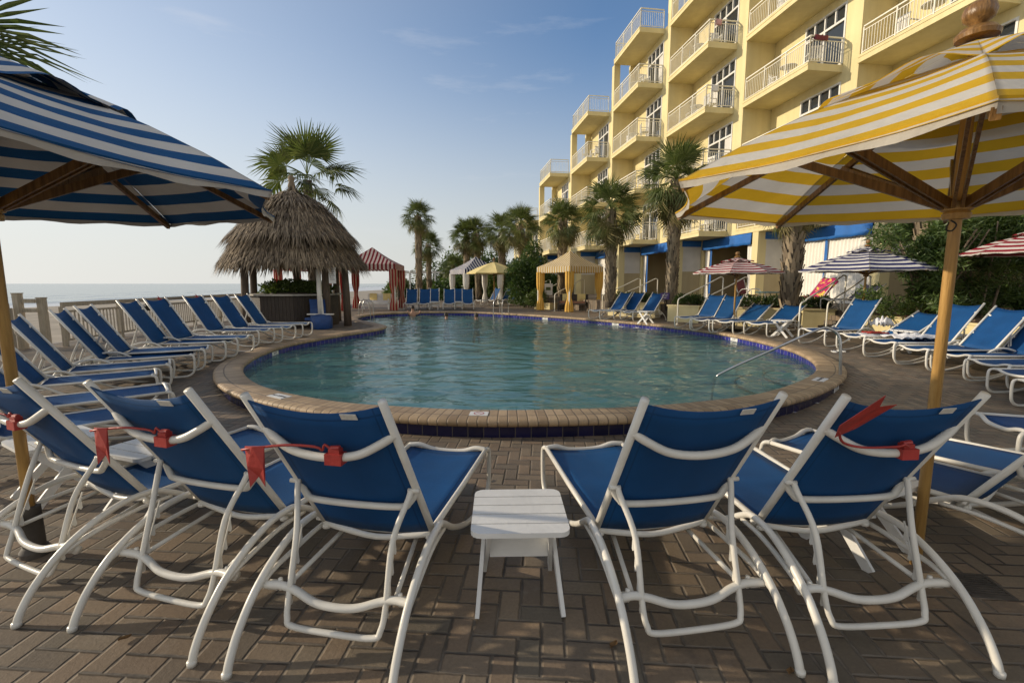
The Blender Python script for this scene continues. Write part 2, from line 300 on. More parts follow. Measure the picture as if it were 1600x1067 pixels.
def tag(o,label,cat,group=None,kind=None):
    if label: o['label']=label
    if cat: o['category']=cat
    if group: o['group']=group
    if kind: o['kind']=kind
    return o
def thing(name,label,cat,loc=(0,0,0),rz=0,group=None):
    o=bpy.data.objects.new(name,None); C.objects.link(o); o.empty_display_size=.2; o.location=loc; o.rotation_euler=(0,0,rz)
    return tag(o,label,cat,group)
def dup(root,loc,rz,label,group=None,sc_=None):
    r=root.copy(); C.objects.link(r); r.location=loc; r.rotation_euler=(0,0,rz); r['label']=label
    if group: r['group']=group
    if sc_: r.scale=sc_
    for ch in list(root.children):
        c=ch.copy(); C.objects.link(c); c.parent=r
        for g in ch.children:
            d=g.copy(); C.objects.link(d); d.parent=c
    return r
def cr(pts,k=6,closed=False):
    """Catmull-Rom through the points"""
    P=[Vector(p) for p in pts]; n=len(P); out=[]
    for i in range(n if closed else n-1):
        if closed: a,b,c,d=P[i-1],P[i],P[(i+1)%n],P[(i+2)%n]
        else: a,b,c,d=P[max(i-1,0)],P[i],P[i+1],P[min(i+2,n-1)]
        for q in range(k):
            t=q/k; out.append(.5*((2*b)+(c-a)*t+(2*a-5*b+4*c-d)*t*t+(3*b-a-3*c+d)*t**3))
    if not closed: out.append(P[-1])
    return out
def deck(y):
    t=max(0,min(1,(y-5.5)/4)); return .18*t*t*(3-2*t)
def text(body,size,mat,parent,name='lettering'):
    cu=bpy.data.curves.new('t','FONT'); cu.body=body; cu.size=size; cu.align_x='CENTER'; cu.align_y='CENTER'; cu.extrude=.001
    o=bpy.data.objects.new('t',cu); C.objects.link(o); dg=bpy.context.evaluated_depsgraph_get(); me=bpy.data.meshes.new_from_object(o.evaluated_get(dg))
    bpy.data.objects.remove(o); me.materials.clear(); me.materials.append(mat); return link(name,me,parent)

# ------------------------------------------------------------------ pool outline, deck, beach, sea
OUT=[(-2.4,5.12),(-1.24,4.78),(-.2,4.64),(1.2,4.74),(2.4,5.05),(3.4,5.5),(4.5,6.35),(5.4,7.35),(6.1,8.7),(6.48,10.4),(6.4,13.),(5.5,15.6),(4.2,17.6),(2.6,19.6),(.4,21.7),(-2.,23.3),(-4.4,23.4),(-6.4,22.3),(-6.95,20.4),(-6.5,18.2),(-5.3,16.4),(-4.55,15.2),(-4.7,14.0),(-5.2,12.6),(-5.6,10.8),(-5.45,9.1),(-4.9,7.5),(-3.8,6.05)]
OUTL=[p.xy.copy() for p in cr([(x,y,0) for x,y in OUT],7,True)]
NO=len(OUTL)
def offs(d):
    r=[]
    for i in range(NO):
        t=(OUTL[(i+1)%NO]-OUTL[i-1]).normalized(); n=Vector((-t.y,t.x)); r.append(OUTL[i]+n*d)   # inward: the outline runs counter-clockwise
    return r
CW=.37
INN=offs(CW); MID=offs(CW*.5)
LEN=[0.]
for i in range(NO): LEN.append(LEN[-1]+(OUTL[(i+1)%NO]-OUTL[i]).length)
def inside(x,y,poly):
    c=False; n=len(poly); j=n-1
    for i in range(n):
        a,b=poly[i],poly[j]
        if (a.y>y)!=(b.y>y) and x<(b.x-a.x)*(y-a.y)/(b.y-a.y)+a.x: c=not c
        j=i
    return c
def fr(a,b,st):
    n=max(1,round((b-a)/st)); return [a+(b-a)*i/n for i in range(n)]
def build_deck():
    xs=fr(-11,-7.6,.9)+fr(-7.6,7.2,.14)+fr(7.2,30,3)+[30]; ys=fr(-8,4.2,1.)+fr(4.2,24.,.14)+fr(24,58,4)+[58]
    m=MB(); ins=[[inside(x,y,MID) for x in xs] for y in ys]
    vs=[(x,y,deck(y)) for y in ys for x in xs]; nx=len(xs); fs=[]
    for j in range(len(ys)-1):
        for i in range(nx-1):
            if ins[j][i] or ins[j][i+1] or ins[j+1][i] or ins[j+1][i+1]: continue
            fs.append((j*nx+i,j*nx+i+1,(j+1)*nx+i+1,(j+1)*nx+i))
    m.add(vs,fs); tag(m.build('pool_deck',PAVER),'','',kind='structure')
    m=MB(); m.box(-11.25,-11,-8,58,-2.2,.16); tag(m.build('seawall_kerb',CONC),'','',kind='structure')
build_deck()
m=MB(); m.grid(lambda u,v:(-11.2-62*u,-60+700*v,-1.0-1.0*u+ (0 if u in(0,1) else .12*mnoise.noise((u*9,v*60,1)))),14,90); tag(m.build('beach',SAND,smooth=True),'','',kind='structure')
m=MB(); m.add([(-11,58,-.9),(3000,58,.0),(3000,4000,0),(-60,4000,-1.2),(-60,500,-1.2)],[(0,1,2,3,4)]); m.add([(30,-8,.1),(3000,-8,0),(3000,58,0),(30,58,.1)],[(0,1,2,3)]); m.add([(-11,-400,-.4),(3000,-400,-.4),(3000,-8,-.05),(-11,-8,-.05)],[(0,1,2,3)])
tag(m.build('ground',SAND),'','',kind='structure')
m=MB(); m.add([(-9000,-6000,-2.02),(-30,-6000,-2.02),(-30,9000,-2.02),(-9000,9000,-2.02)],[(0,1,2,3)]); tag(m.build('sea',SEA),'','',kind='structure')

pool=thing('swimming_pool','large rounded swimming pool with brick coping and cobalt tile band in the paved deck','swimming pool',(0,12,0))
def sweep(prof,mat,name,uvscale=1.):
    m=MB(); rings=[offs(d) for d,z in prof]; acc=[0]
    for k in range(1,len(prof)): acc.append(acc[-1]+math.hypot(prof[k][0]-prof[k-1][0],prof[k][1]-prof[k-1][1]))
    for k in range(len(prof)-1):
        for i in range(NO):
            j=(i+1)%NO; a,b,c,d=rings[k][i],rings[k][j],rings[k+1][j],rings[k+1][i]
            m.add([(a.x,a.y,prof[k][1]),(b.x,b.y,prof[k][1]),(c.x,c.y,prof[k+1][1]),(d.x,d.y,prof[k+1][1])],[(0,1,2,3)],[(LEN[i],acc[k]),(LEN[i+1],acc[k]),(LEN[i+1],acc[k+1]),(LEN[i],acc[k+1])])
    import bmesh
    o=m.build(name,mat,pool,smooth=True,world=True); bm=bmesh.new(); bm.from_mesh(o.data); bmesh.ops.remove_doubles(bm,verts=bm.verts,dist=1e-4); bm.to_mesh(o.data); bm.free(); return o
sweep([(.03,.115),(-.01,.125),(-.028,.15),(-.022,.185),(.015,.205),(.19,.207),(.355,.205),(.39,.187),(.395,.155),(.38,.125),(.345,.115)],COPING,'coping')
sweep([(.025,-.06),(.025,.12)],TILE2,'outer_tile')
sweep([(CW-.02,.12),(CW-.02,-.16)],TILE,'waterline_tile')
sweep([(CW-.022,-.15),(CW+.05,-1.25),(CW+.2,-1.3)],BASIN,'basin_wall')
m=MB(); m.add([(p.x,p.y,-1.29) for p in offs(CW+.1)],[tuple(range(NO))]); m.build('basin_floor',BASIN,pool,world=True)
def build_water():
    lim=offs(CW-.012); st=.062; xs=[-7.4+st*i for i in range(int(14.4/st))]; ys=[4.6+st*i for i in range(int(19.4/st))]
    inn=[[inside(x,y,lim) for x in xs] for y in ys]; m=MB(); idx={}; vs=[]; fs=[]
    def hgt(x,y):
        q=mnoise.noise((x*.35,y*.35,7.)); V=Vector
        a=mnoise.noise((x*1.35+q*.8,y*2.1,0.)); b=mnoise.noise((x*3.3+3,y*4.9+q,5.)); c=mnoise.noise((x*.6-y*.25,y*.8,9.))
        return .024+.024*a+.0105*b+.010*c
    def vid(i,j):
        if (i,j) not in idx: idx[i,j]=len(vs); vs.append((xs[i],ys[j],hgt(xs[i],ys[j])))
        return idx[i,j]
    for j in range(len(ys)-1):
        for i in range(len(xs)-1):
            if inn[j][i] or inn[j][i+1] or inn[j+1][i] or inn[j+1][i+1]: fs.append((vid(i,j),vid(i+1,j),vid(i+1,j+1),vid(i,j+1)))
    m.add(vs,fs); tag(m.build('pool_water',WATER,None,True),'','',kind='structure')
build_water()
# entry steps at the shallow right end
for k,(rad,z) in enumerate(((1.55,-.22),(1.1,-.07))):
    m=MB(); c=Vector((5.55,7.75)); arc=[(c.x+rad*math.cos(R(a)),c.y+rad*math.sin(R(a))) for a in range(118,290,8)]
    arc=[p for p in arc if inside(*p,offs(CW+.03))]; poly=arc+[(c.x-.25,c.y-.55),(c.x-.1,c.y+.5)]
    n=len(poly); m.add([(x,y,z) for x,y in poly]+[(x,y,-1.28) for x,y in poly],[tuple(range(n))]+[(i,(i+1)%n,n+(i+1)%n,n+i) for i in range(n)]); st=m.build('entry_step',BASIN,pool,world=True)
    m=MB(); m.tube([(x,y,z+.004) for x,y in arc],.022,6); m.build('step_edge_tile',BLACK,st,world=True)
# depth markers: white tiles let into the coping top or the waterline band
def marker(i,kind,txt):
    p0=OUTL[i]; t=(OUTL[(i+1)%NO]-OUTL[i-1]).normalized(); nrm=Vector((-t.y,t.x))
    if kind=='top':
        c=p0+nrm*.19; M=Matrix(((t.x,nrm.x,0,c.x),(t.y,nrm.y,0,c.y),(0,0,1,.2105),(0,0,0,1))); wd,ht=(.30,.15) if len(txt)>4 else (.2,.15)
    elif kind=='in':
        c=p0+nrm*(CW-.012); c=Vector((c.x,c.y)); M=Matrix(((-t.x,0,nrm.x,c.x),(-t.y,0,nrm.y,c.y),(0,1,0,.070),(0,0,0,1))); wd,ht=.30,.085
        if txt=='4 FT': wd,ht=.32,.085
    else:
        c=p0+nrm*.018; M=Matrix(((t.x,0,-nrm.x,c.x),(t.y,0,-nrm.y,c.y),(0,1,0,.06),(0,0,0,1))); wd,ht=.30,.11
    m=MB(); m.box(-wd/2,wd/2,-ht/2,ht/2,-.004,.002); o=m.build('depth_marker',PLASTIC,pool); o.matrix_basis=pool.matrix_basis.inverted()@M
    if txt=='O':
        m=MB(); n=20; m.grid(lambda u,v:((.045+.012*v)*math.cos(6.283*u),(.045+.012*v)*math.sin(6.283*u),.0035),n,1); m.add([(-.036,.030,.0036),(-.030,.036,.0036),(.036,-.030,.0036),(.030,-.036,.0036)],[(0,1,2,3)]); m.build('prohibition_symbol',RED,o)
    else:
        tx=text(txt,ht*(.9 if len(txt)<6 else .36),BLACK,o,'lettering'); tx.location=(0,0,.003)
def near_i(x,y): return min(range(NO),key=lambda i:(OUTL[i].x-x)**2+(OUTL[i].y-y)**2)
for x,y,k,t in ((-.43,4.65,'top','O'),(-2.9,5.4,'top','NO DIVING'),(4.55,6.5,'top','NO DIVING'),(4.75,6.6,'out','3 FT'),(6.45,12.6,'in','4 FT'),(4.2,17.6,'in','4 FT'),(1.6,20.6,'in','5 FT'),(-.2,22.2,'top','5 FT'),(-5.5,10.0,'in','4 FT'),(-2.5,23.4,'top','NO DIVING')):
    marker(near_i(x,y),k,t)

# ------------------------------------------------------------------ sun loungers
W_=.30
_lc={}
def make_lounger(th,label,frame=None,cloth=None):
    frame=frame or WHITE; cloth=cloth or SLING
    t=thing('sun_lounger',label,'sun lounger'); ct,st=math.cos(R(th)),math.sin(R(th)); ZS=.365; LB=.93
    def bp(x,s,off=0): return (x,-s*ct-off*st,ZS+s*st-off*ct)      # point on the back; off is behind it
    for s in (-1,1):
        m=MB(); path=[(.30,1.13,.37),(.31,1.175,.355),(.312,1.19,.30),(.312,1.185,.17),(.312,1.165,.085),(.312,1.10,.032),(.312,.98,.022),(.312,.80,.035),(.312,.55,.10),(.316,.30,.215),(.325,.13,.325),(.336,.03,.382),(.344,-.06,.398),(.348,-.18,.388),(.352,-.32,.338),(.355,-.45,.258),(.357,-.55,.155),(.358,-.61,.06),(.359,-.63,.0)]
        m.tube(cr([(s*x,y,z) for x,y,z in path],5),.0175,10); m.lathe([(.0,-.004),(.0195,-.003),(.0205,.012),(.0185,.02),(0,.021)],10,(s*.359,-.629,.004)); m.build('side_leg',frame,t,True)
    m=MB()
    m.tube(cr([(-.30,1.13,.37),(-.22,1.145,.372),(-.12,1.155,.340),(0,1.158,.332),(.12,1.155,.340),(.22,1.145,.372),(.30,1.13,.37)],5),.0185,10); m.build('foot_bar',frame,t,True)
    m=MB()
    for s in (-1,1):
        m.tube([(s*W_,1.135,.368),(s*W_,.55,.358),(s*W_,.02,ZS-.005)],.0165,8)
        m.tube(cr([(s*.325,.11,.315),(s*.33,-.05,.318),(s*.340,-.2,.305),(s*.352,-.34,.285),(s*.355,-.45,.25)],4),.0125,8)
        m.tube([(s*.20,.06,.305),(s*.262,-.36,.235)],.0115,8)
    m.tube([(-.30,.06,.31),(.30,.06,.31)],.0125,8)
    m.tube(cr([(-.30,0,.345),(-.2,-.005,.325),(0,-.01,.30),(.2,-.005,.325),(.30,0,.345)],4),.0155,8)
    m.tube(cr([(-.30,.02,.36),(-.2,.02,.347),(-.1,.02,.325),(0,.02,.32),(.1,.02,.325),(.2,.02,.347),(.30,.02,.36)],4),.010,8)
    m.build('seat_frame',frame,t,True)
    m=MB(); m.tube(cr([(-.35,-.40,.255),(-.27,-.385,.250),(-.2,-.385,.232),(-.1,-.405,.205),(0,-.41,.198),(.1,-.405,.205),(.2,-.385,.232),(.27,-.385,.250),(.35,-.40,.255)],5),.018,10)
    for s in (-1,1): m.tube([(s*.30,-.37,.238),(s*.345,-.37,.236)],.022,10); m.lathe([(.0,-.03),(.010,-.028),(.012,.0),(.010,.028),(0,.03)],8,(s*.29,-.37,.245))
    m.build('rear_cross_tube',frame,t,True)
    m=MB()
    for s in (-1,1):
        m.tube([bp(s*W_,-.055),bp(s*W_,.3),bp(s*W_,LB)],.0178,12); m.tube([Vector(bp(s*.272,.37,.02)),Vector(bp(s*.325,.37,.02))],.011,8); m.tube([(s*.285,0,.362),(s*.345,0,.362)],.010,8)
        m.lathe([(0,-.006),(.018,-.005),(.0235,0),(.0235,.012),(.018,.019),(0,.02)],12,(s*(W_-.012),-.0,ZS-.045))
    m.tube(cr([bp(-W_,.735),bp(-.24,.71,.035),bp(-.14,.675,.07),bp(0,.66,.08),bp(.14,.675,.07),bp(.24,.71,.035),bp(W_,.735)],5),.0185,10)
    m.tube(cr([bp(-W_,.335),bp(-.265,.295,.035),bp(-.22,.275,.05),bp(0,.27,.055),bp(.22,.275,.05),bp(.265,.295,.035),bp(W_,.335)],5),.0165,10)
    m.build('back_frame',frame,t,True)
    # support bail: hangs from the back, its notches rest on the rear cross tube
    pv=Vector(bp(0,.37,.02)); k=Vector((0,-.395,.215)); d=(k-pv).normalized(); e=k+d*(.12 if th>50 else .1)
    if e.z<.05: e.z=.05
    m=MB(); mid=pv+(k-pv)*.42+Vector((0,-.025,-.01))
    m.tube(cr([(-.285,pv.y,pv.z),(-.277,pv.y*.8+mid.y*.2,pv.z*.8+mid.z*.2),(-.235,mid.y,mid.z),(-.232,k.y,k.z),(-.222,e.y+.012,e.z+.03),(-.19,e.y,e.z),(0,e.y-.004,e.z-.004),(.19,e.y,e.z),(.222,e.y+.012,e.z+.03),(.232,k.y,k.z),(.235,mid.y,mid.z),(.277,pv.y*.8+mid.y*.2,pv.z*.8+mid.z*.2),(.285,pv.y,pv.z)],5),.0135,10); bail=m.build('support_bail',frame,t,True)
    dn=d; nf=Vector((0,-d.z,d.y)); nf=nf if nf.y>0 else -nf
    for s in (-1,1):
        m=MB(); m.beam(k+Vector((s*.233,0,0))-d*.30+nf*.011,k+Vector((s*.233,0,0))+d*.045+nf*.011,.006,.006,(1,0,0))
        for q in range(4):
            c=k-d*(.02+.085*q)+Vector((s*.233,0,0)); x=Vector((.004,0,0))
            tri=[c+nf*.008,c+nf*.034+dn*.055,c+nf*.030+dn*.066,c+nf*.012+dn*.060]
            m.add([p+x for p in tri]+[p-x for p in tri],[(0,1,2,3),(7,6,5,4)]+[(i,i+4,(i+1)%4+4,(i+1)%4) for i in range(4)])
        m.build('notch_rack',frame,bail)
    def sag(u): return (1-(2*u-1)**2)
    m=MB(); wd=.292
    m.grid(lambda u,v:(wd*(2*u-1),.02+v*1.115,.366-.004*v-.022*sag(u)-.006*math.sin(v*9)*sag(u)),8,10); o=m.build('seat_sling',cloth,t,True); mo=o.modifiers.new('s','SOLIDIFY'); mo.thickness=.004
    m=MB()
    def bf(u,v):
        s=.0+v*(.912-.045*sag(u)); return bp(wd*(2*u-1),s,.012+.026*sag(u)*(1-.45*v))
    m.grid(bf,8,10); o=m.build('back_sling',cloth,t,True); mo=o.modifiers.new('s','SOLIDIFY'); mo.thickness=.004
    m=MB(); m.grid(lambda u,v:bp(.12+.065*u,.852+.03*v-.004*u,.035-.006*u),2,2); lb=m.build('care_label',LABEL,o); mo=lb.modifiers.new('s','SOLIDIFY'); mo.thickness=.003
    return t
PROTO={}
G_L='blue sling sun loungers around the pool'
def lounger(hx,hy,yaw,th,label):
    z=deck(hy)
    if th not in PROTO:
        o=make_lounger(th,label); PROTO[th]=o; o.location=(hx,hy,z); o.rotation_euler=(0,0,R(yaw-90)); o['group']=G_L; return o
    return dup(PROTO[th],(hx,hy,z),R(yaw-90),label,G_L)
def lounger_f(fx,fy,yaw,th,label):
    return lounger(fx-1.15*math.cos(R(yaw)),fy-1.15*math.sin(R(yaw)),yaw,th,label)
FL={}
for k,x,y,a,l in (('F3',-.70,2.255,79.4,'blue lounger left of the front slatted table, red pennant clipped on its back'),
    ('F4',.735,2.28,99.1,'blue lounger just right of the white slatted table in front, no pennant on its back'),
    ('F5',1.60,2.31,94,'blue lounger before the honey wood umbrella pole, red pennant sticking up behind its back'),
    ('F2',-1.525,2.465,74.1,'blue lounger second from left in front, red pennant hanging left of its back'),
    ('F1',-2.425,2.70,68,'blue lounger at the left edge of the front rank beside the left umbrella pole')):
    FL[k]=lounger(x,y,a,58,l)
lounger(2.86,2.66,121,58,'blue lounger right of the honey wood pole, its seat passing behind the pole')
lounger(3.75,2.75,128,58,'blue lounger at the right edge, second one right of the umbrella pole')
bl=['closest to the left umbrella pole','second from the left umbrella pole','third from the left umbrella pole','fourth from the left umbrella pole','fifth from the hut','fourth from the hut','third from the hut','second from the hut','nearest the thatched hut']
for (x,y,a),l in zip(((-5.95,5.70,34),(-6.29,6.43,33),(-6.41,7.17,29),(-6.52,7.69,23),(-6.55,8.54,12),(-6.52,9.1,3),(-6.84,10.6,-2),(-6.66,11.3,-2),(-6.64,12.2,2)),bl):
    lounger(x,y,a,58,'blue lounger in the row along the beach fence, '+l)
rl=['under the navy striped umbrella','lowered flat, with a red item on its seat','with a crumpled white towel on its seat','fourth from the navy striped umbrella','fifth from the navy striped umbrella','sixth from the navy striped umbrella','seventh from the navy striped umbrella','nearest to the camera']
for (x,y,a,th),l in zip(((7.98,10.9,-160,50),(8.12,9.61,-170,30),(8.06,8.72,-173,50),(8.14,8.0,-178,50),(8.40,7.55,-178,50),(8.34,6.9,-178,50),(8.05,6.25,-178,50),(7.68,5.6,-177,50)),rl):
    lounger(x,y,a,th,'blue lounger in the right hand row, '+l)
lounger_f(4.35,4.0,165,58,'blue lounger at the far right edge, only its white foot end showing')
ml=['leftmost of four by the red striped umbrella','beside the red striped umbrella pole','just right of the red striped umbrella pole, lowered','rightmost of four by the red striped umbrella, beside a stair rail']
for (x,y,a,th),l in zip(((6.36,15.1,-146,50),(6.5,14.19,-146,50),(6.95,13.59,-148,30),(7.52,12.92,-148,30)),ml):
    lounger(x,y,a,th,'blue lounger, '+l)
nl=['leftmost of three right of the cream striped cabana','middle of three right of the cream striped cabana','rightmost of three by the small purple sign']
for (x,y,a),l in zip(((4.24,18.85,-147),(4.75,18.7,-147),(5.3,17.95,-147)),nl): lounger(x,y,a,50,'blue lounger, '+l)
pl=['leftmost','second from left','third from left, set back','fourth from left','second from right, set back','rightmost']
for (x,y),l in zip(((-5.45,24.5),(-4.72,24.5),(-4.5,26.2),(-3.37,24.6),(-3.05,26.6),(-2.35,24.6)),pl): lounger_f(x,y,-84,58,'blue lounger facing the pool from its far end, %s of six'%l)
for (x,y),l in zip(((-2.15,29.5),(-1.35,29.5),(-.75,29.8)),('left','middle','right')): lounger_f(x,y,-140,58,'blue lounger under the plain yellow umbrella far off, %s of three'%l)
TL=make_lounger(30,'dark navy lounger on the terrace in front of the white curtains',WHITE,NAVYS); TL.location=(10.9,14.6,.76); TL.rotation_euler=(0,0,R(-160-90))
T2=make_lounger(50,'navy terrace lounger draped with a pink and yellow towel',WHITE,NAVYS); T2.location=(10.2,15.6,.76); T2.rotation_euler=(0,0,R(-170-90))
lounger(-5.0,4.65,40,58,'blue lounger mostly hidden behind the second front lounger from left, farther of two')
lounger(-4.35,3.75,46,58,'blue lounger mostly hidden behind the leftmost front lounger, nearest of the left row')
m=MB()
def pt(u,v):
    s=-.35+1.15*v; a=50; y=-s*math.cos(R(a)) if s>0 else -s; z=.40+(s*math.sin(R(a)) if s>0 else 0)
    return (.36*(2*u-1)*(1+.1*math.sin(v*7)),y,z-(.10*abs(2*u-1)**4)+.02*math.sin(u*11+v*5))
m.grid(pt,12,12); o=m.build('beach_towel',PINK,None,True); o.location=(10.2,15.6,.76); o.rotation_euler=(0,0,R(-170-90)); mo=o.modifiers.new('s','SOLIDIFY'); mo.thickness=.012; tag(o,'pink and yellow patterned towel draped over a terrace lounger','towel')

# clip-on pennants
def pennant(par,sx,label,ang=0):
    M=par.matrix_basis; ct,st=math.cos(R(58)),math.sin(R(58))
    def bp(x,s,off): return M@Vector((x,-s*ct-off*st,.365+s*st-off*ct))
    c=bp(.02*sx+.03,.665,.082); t=thing('pennant_flag',label,'flag',c,par.rotation_euler[2],'red clip-on pennants on lounger backs'); 
    m=MB(); m.box(-.037,.037,-.026,.024,-.024,.022); m.box(-.024,.024,-.016,.016,.022,.04); m.tube([(-.02,0,.04),(.02,0,.044)],.011,8); o=m.build('clamp',RED,t,30)
    m=MB(); L=.36
    if ang==0:
        rod=[(-.02,0,.035),(-.045,-.005,.055),(-.058,-.005,.03),(-.085,-.01,.045),(-.22,-.03,.05),(-L-.04,-.05,.025)]
        fl=[(-L+.085,.17),(-L-.035,.17)]
    else:
        rod=[(x,-.01-.62*max(z,0),z) for x,z in ((-.02,.035),(-.05,.05),(-.075,.04),(-.22,.04),(-.33,.07),(-.385,.13))]
    m.tube(cr(rod,4),.0055,6); m.build('wire_rod',RED,t,True)
    m=MB()
    if ang==0: out=[(-.296,.004),(-.345,.0),(-.395,-.006),(-.383,-.09),(-.368,-.178),(-.338,-.135),(-.303,-.172),(-.299,-.09)]; y=-.045
    else: out=[(-.385,.10),(-.41,.165),(-.295,.30),(-.295,.25),(-.24,.262),(-.315,.14)]; y=-.01
    if ang==0: out=[(x,z+.043) for x,z in out]
    n=len(out); yy=lambda z:(y-.62*z) if ang else y
    m.add([(x,yy(z)-.0015-.01*math.sin(i*2.1),z) for i,(x,z) in enumerate(out)]+[(x,yy(z)+.0015-.01*math.sin(i*2.1),z) for i,(x,z) in enumerate(out)],[tuple(range(n)),tuple(range(2*n-1,n-1,-1))]+[(i,n+i,n+(i+1)%n,(i+1)%n) for i in range(n)]); m.build('pennant',RED,t)
    return t
pennant(FL['F3'],1,'red swallowtail pennant clipped to the lounger left of the white slatted table')
pennant(FL['F2'],1,'red swallowtail pennant clipped to the second lounger from left in front')
pennant(FL['F1'],1,'red pennant clip on the leftmost front lounger, at the picture edge')
pennant(FL['F5'],1,'dark red pennant sticking up beside the lounger before the wooden umbrella pole',1)
for o_,l in ((6,'small red pennant on a beach row lounger, the nearer of two against the fence'),(7,'small red pennant on a beach row lounger, the one nearer the hut')):
    ll=[o for o in C.objects if o.get('label','').startswith('blue lounger in the row along')][o_-1]; pennant(ll,1,l,1)

# slatted side tables
def make_table(label):
    t=thing('side_table',label,'side table',(0,0,0),0,'white slatted side tables'); m=MB(); w2,d2=.235,.235
    ys=[-d2+2*d2*i/5 for i in range(6)]
    for i in range(5):
        y0,y1=ys[i]+.0042,ys[i+1]-.0042; r=.05
        if i in(0,4):
            s=-1 if i==0 else 1; yo=y0 if i==0 else y1; yi=y1 if i==0 else y0
            pts=[(-w2,yi),(w2,yi)]+[(w2-r+r*math.cos(R(a)),yo-s*r+s*r*math.sin(R(a))) for a in (0,22,45,67,90)]+[(-w2+r+r*math.cos(R(a)),yo-s*r+s*r*math.sin(R(a))) for a in (90,112,135,157,180)]
        else: pts=[(-w2,y0),(w2,y0),(w2,y1),(-w2,y1)]
        n=len(pts); fs=[tuple(range(n)),tuple(range(2*n-1,n-1,-1))]+[(k,n+k,n+(k+1)%n,(k+1)%n) for k in range(n)]
        m.add([(x,y,.452) for x,y in pts]+[(x,y,.428) for x,y in pts],fs)
    m.build('slatted_top',PLASTIC,t)
    for s in (-1,1):
        m=MB(); m.beam((s*.145,-.17,.43),(s*.185,.20,.0),.055,.02,(1,0,0)); m.build('leg',PLASTIC,t)
        m=MB(); m.beam((s*.168,.17,.43),(s*.208,-.20,.0),.055,.02,(1,0,0)); m.build('leg',PLASTIC,t)
    m=MB(); m.box(-.15,.15,-.012,.010,.20,.30); m.build('stretcher_board',PLASTIC,t)
    for s in(-1,1):
        m=MB(); m.box(-.17,.17,s*.17-.012,s*.17+.012,.405,.427); m.build('top_batten',PLASTIC,t)
    return t
st=make_table('white slatted side table standing alone between the two middle front loungers'); st.location=(.035,2.24,0); st.rotation_euler=(0,0,R(1.5))
GT='white slatted side tables'
for x,y,a,l in ((2.10,2.66,25,'white side table tucked under the lounger before the wooden umbrella pole'),(-2.6,3.2,-20,'white side table behind the second lounger from left in front'),(-3.45,3.35,-30,'white side table left of the left umbrella pole'),
    (7.25,12.3,40,'white side table between the two rightmost loungers by the red striped umbrella'),(4.75,16.35,40,'white side table below the small purple sign'),(-4.2,25.0,0,'white side table between loungers at the far end, left one'),(-2.9,25.2,0,'white side table between loungers at the far end, right one'),
    (8.3,9.6,20,'white side table behind the lowered lounger on the right'),(8.6,9.0,10,'white side table holding magazines behind the towel lounger')):
    dup(st,(x,y,deck(y)),R(a),l,GT)

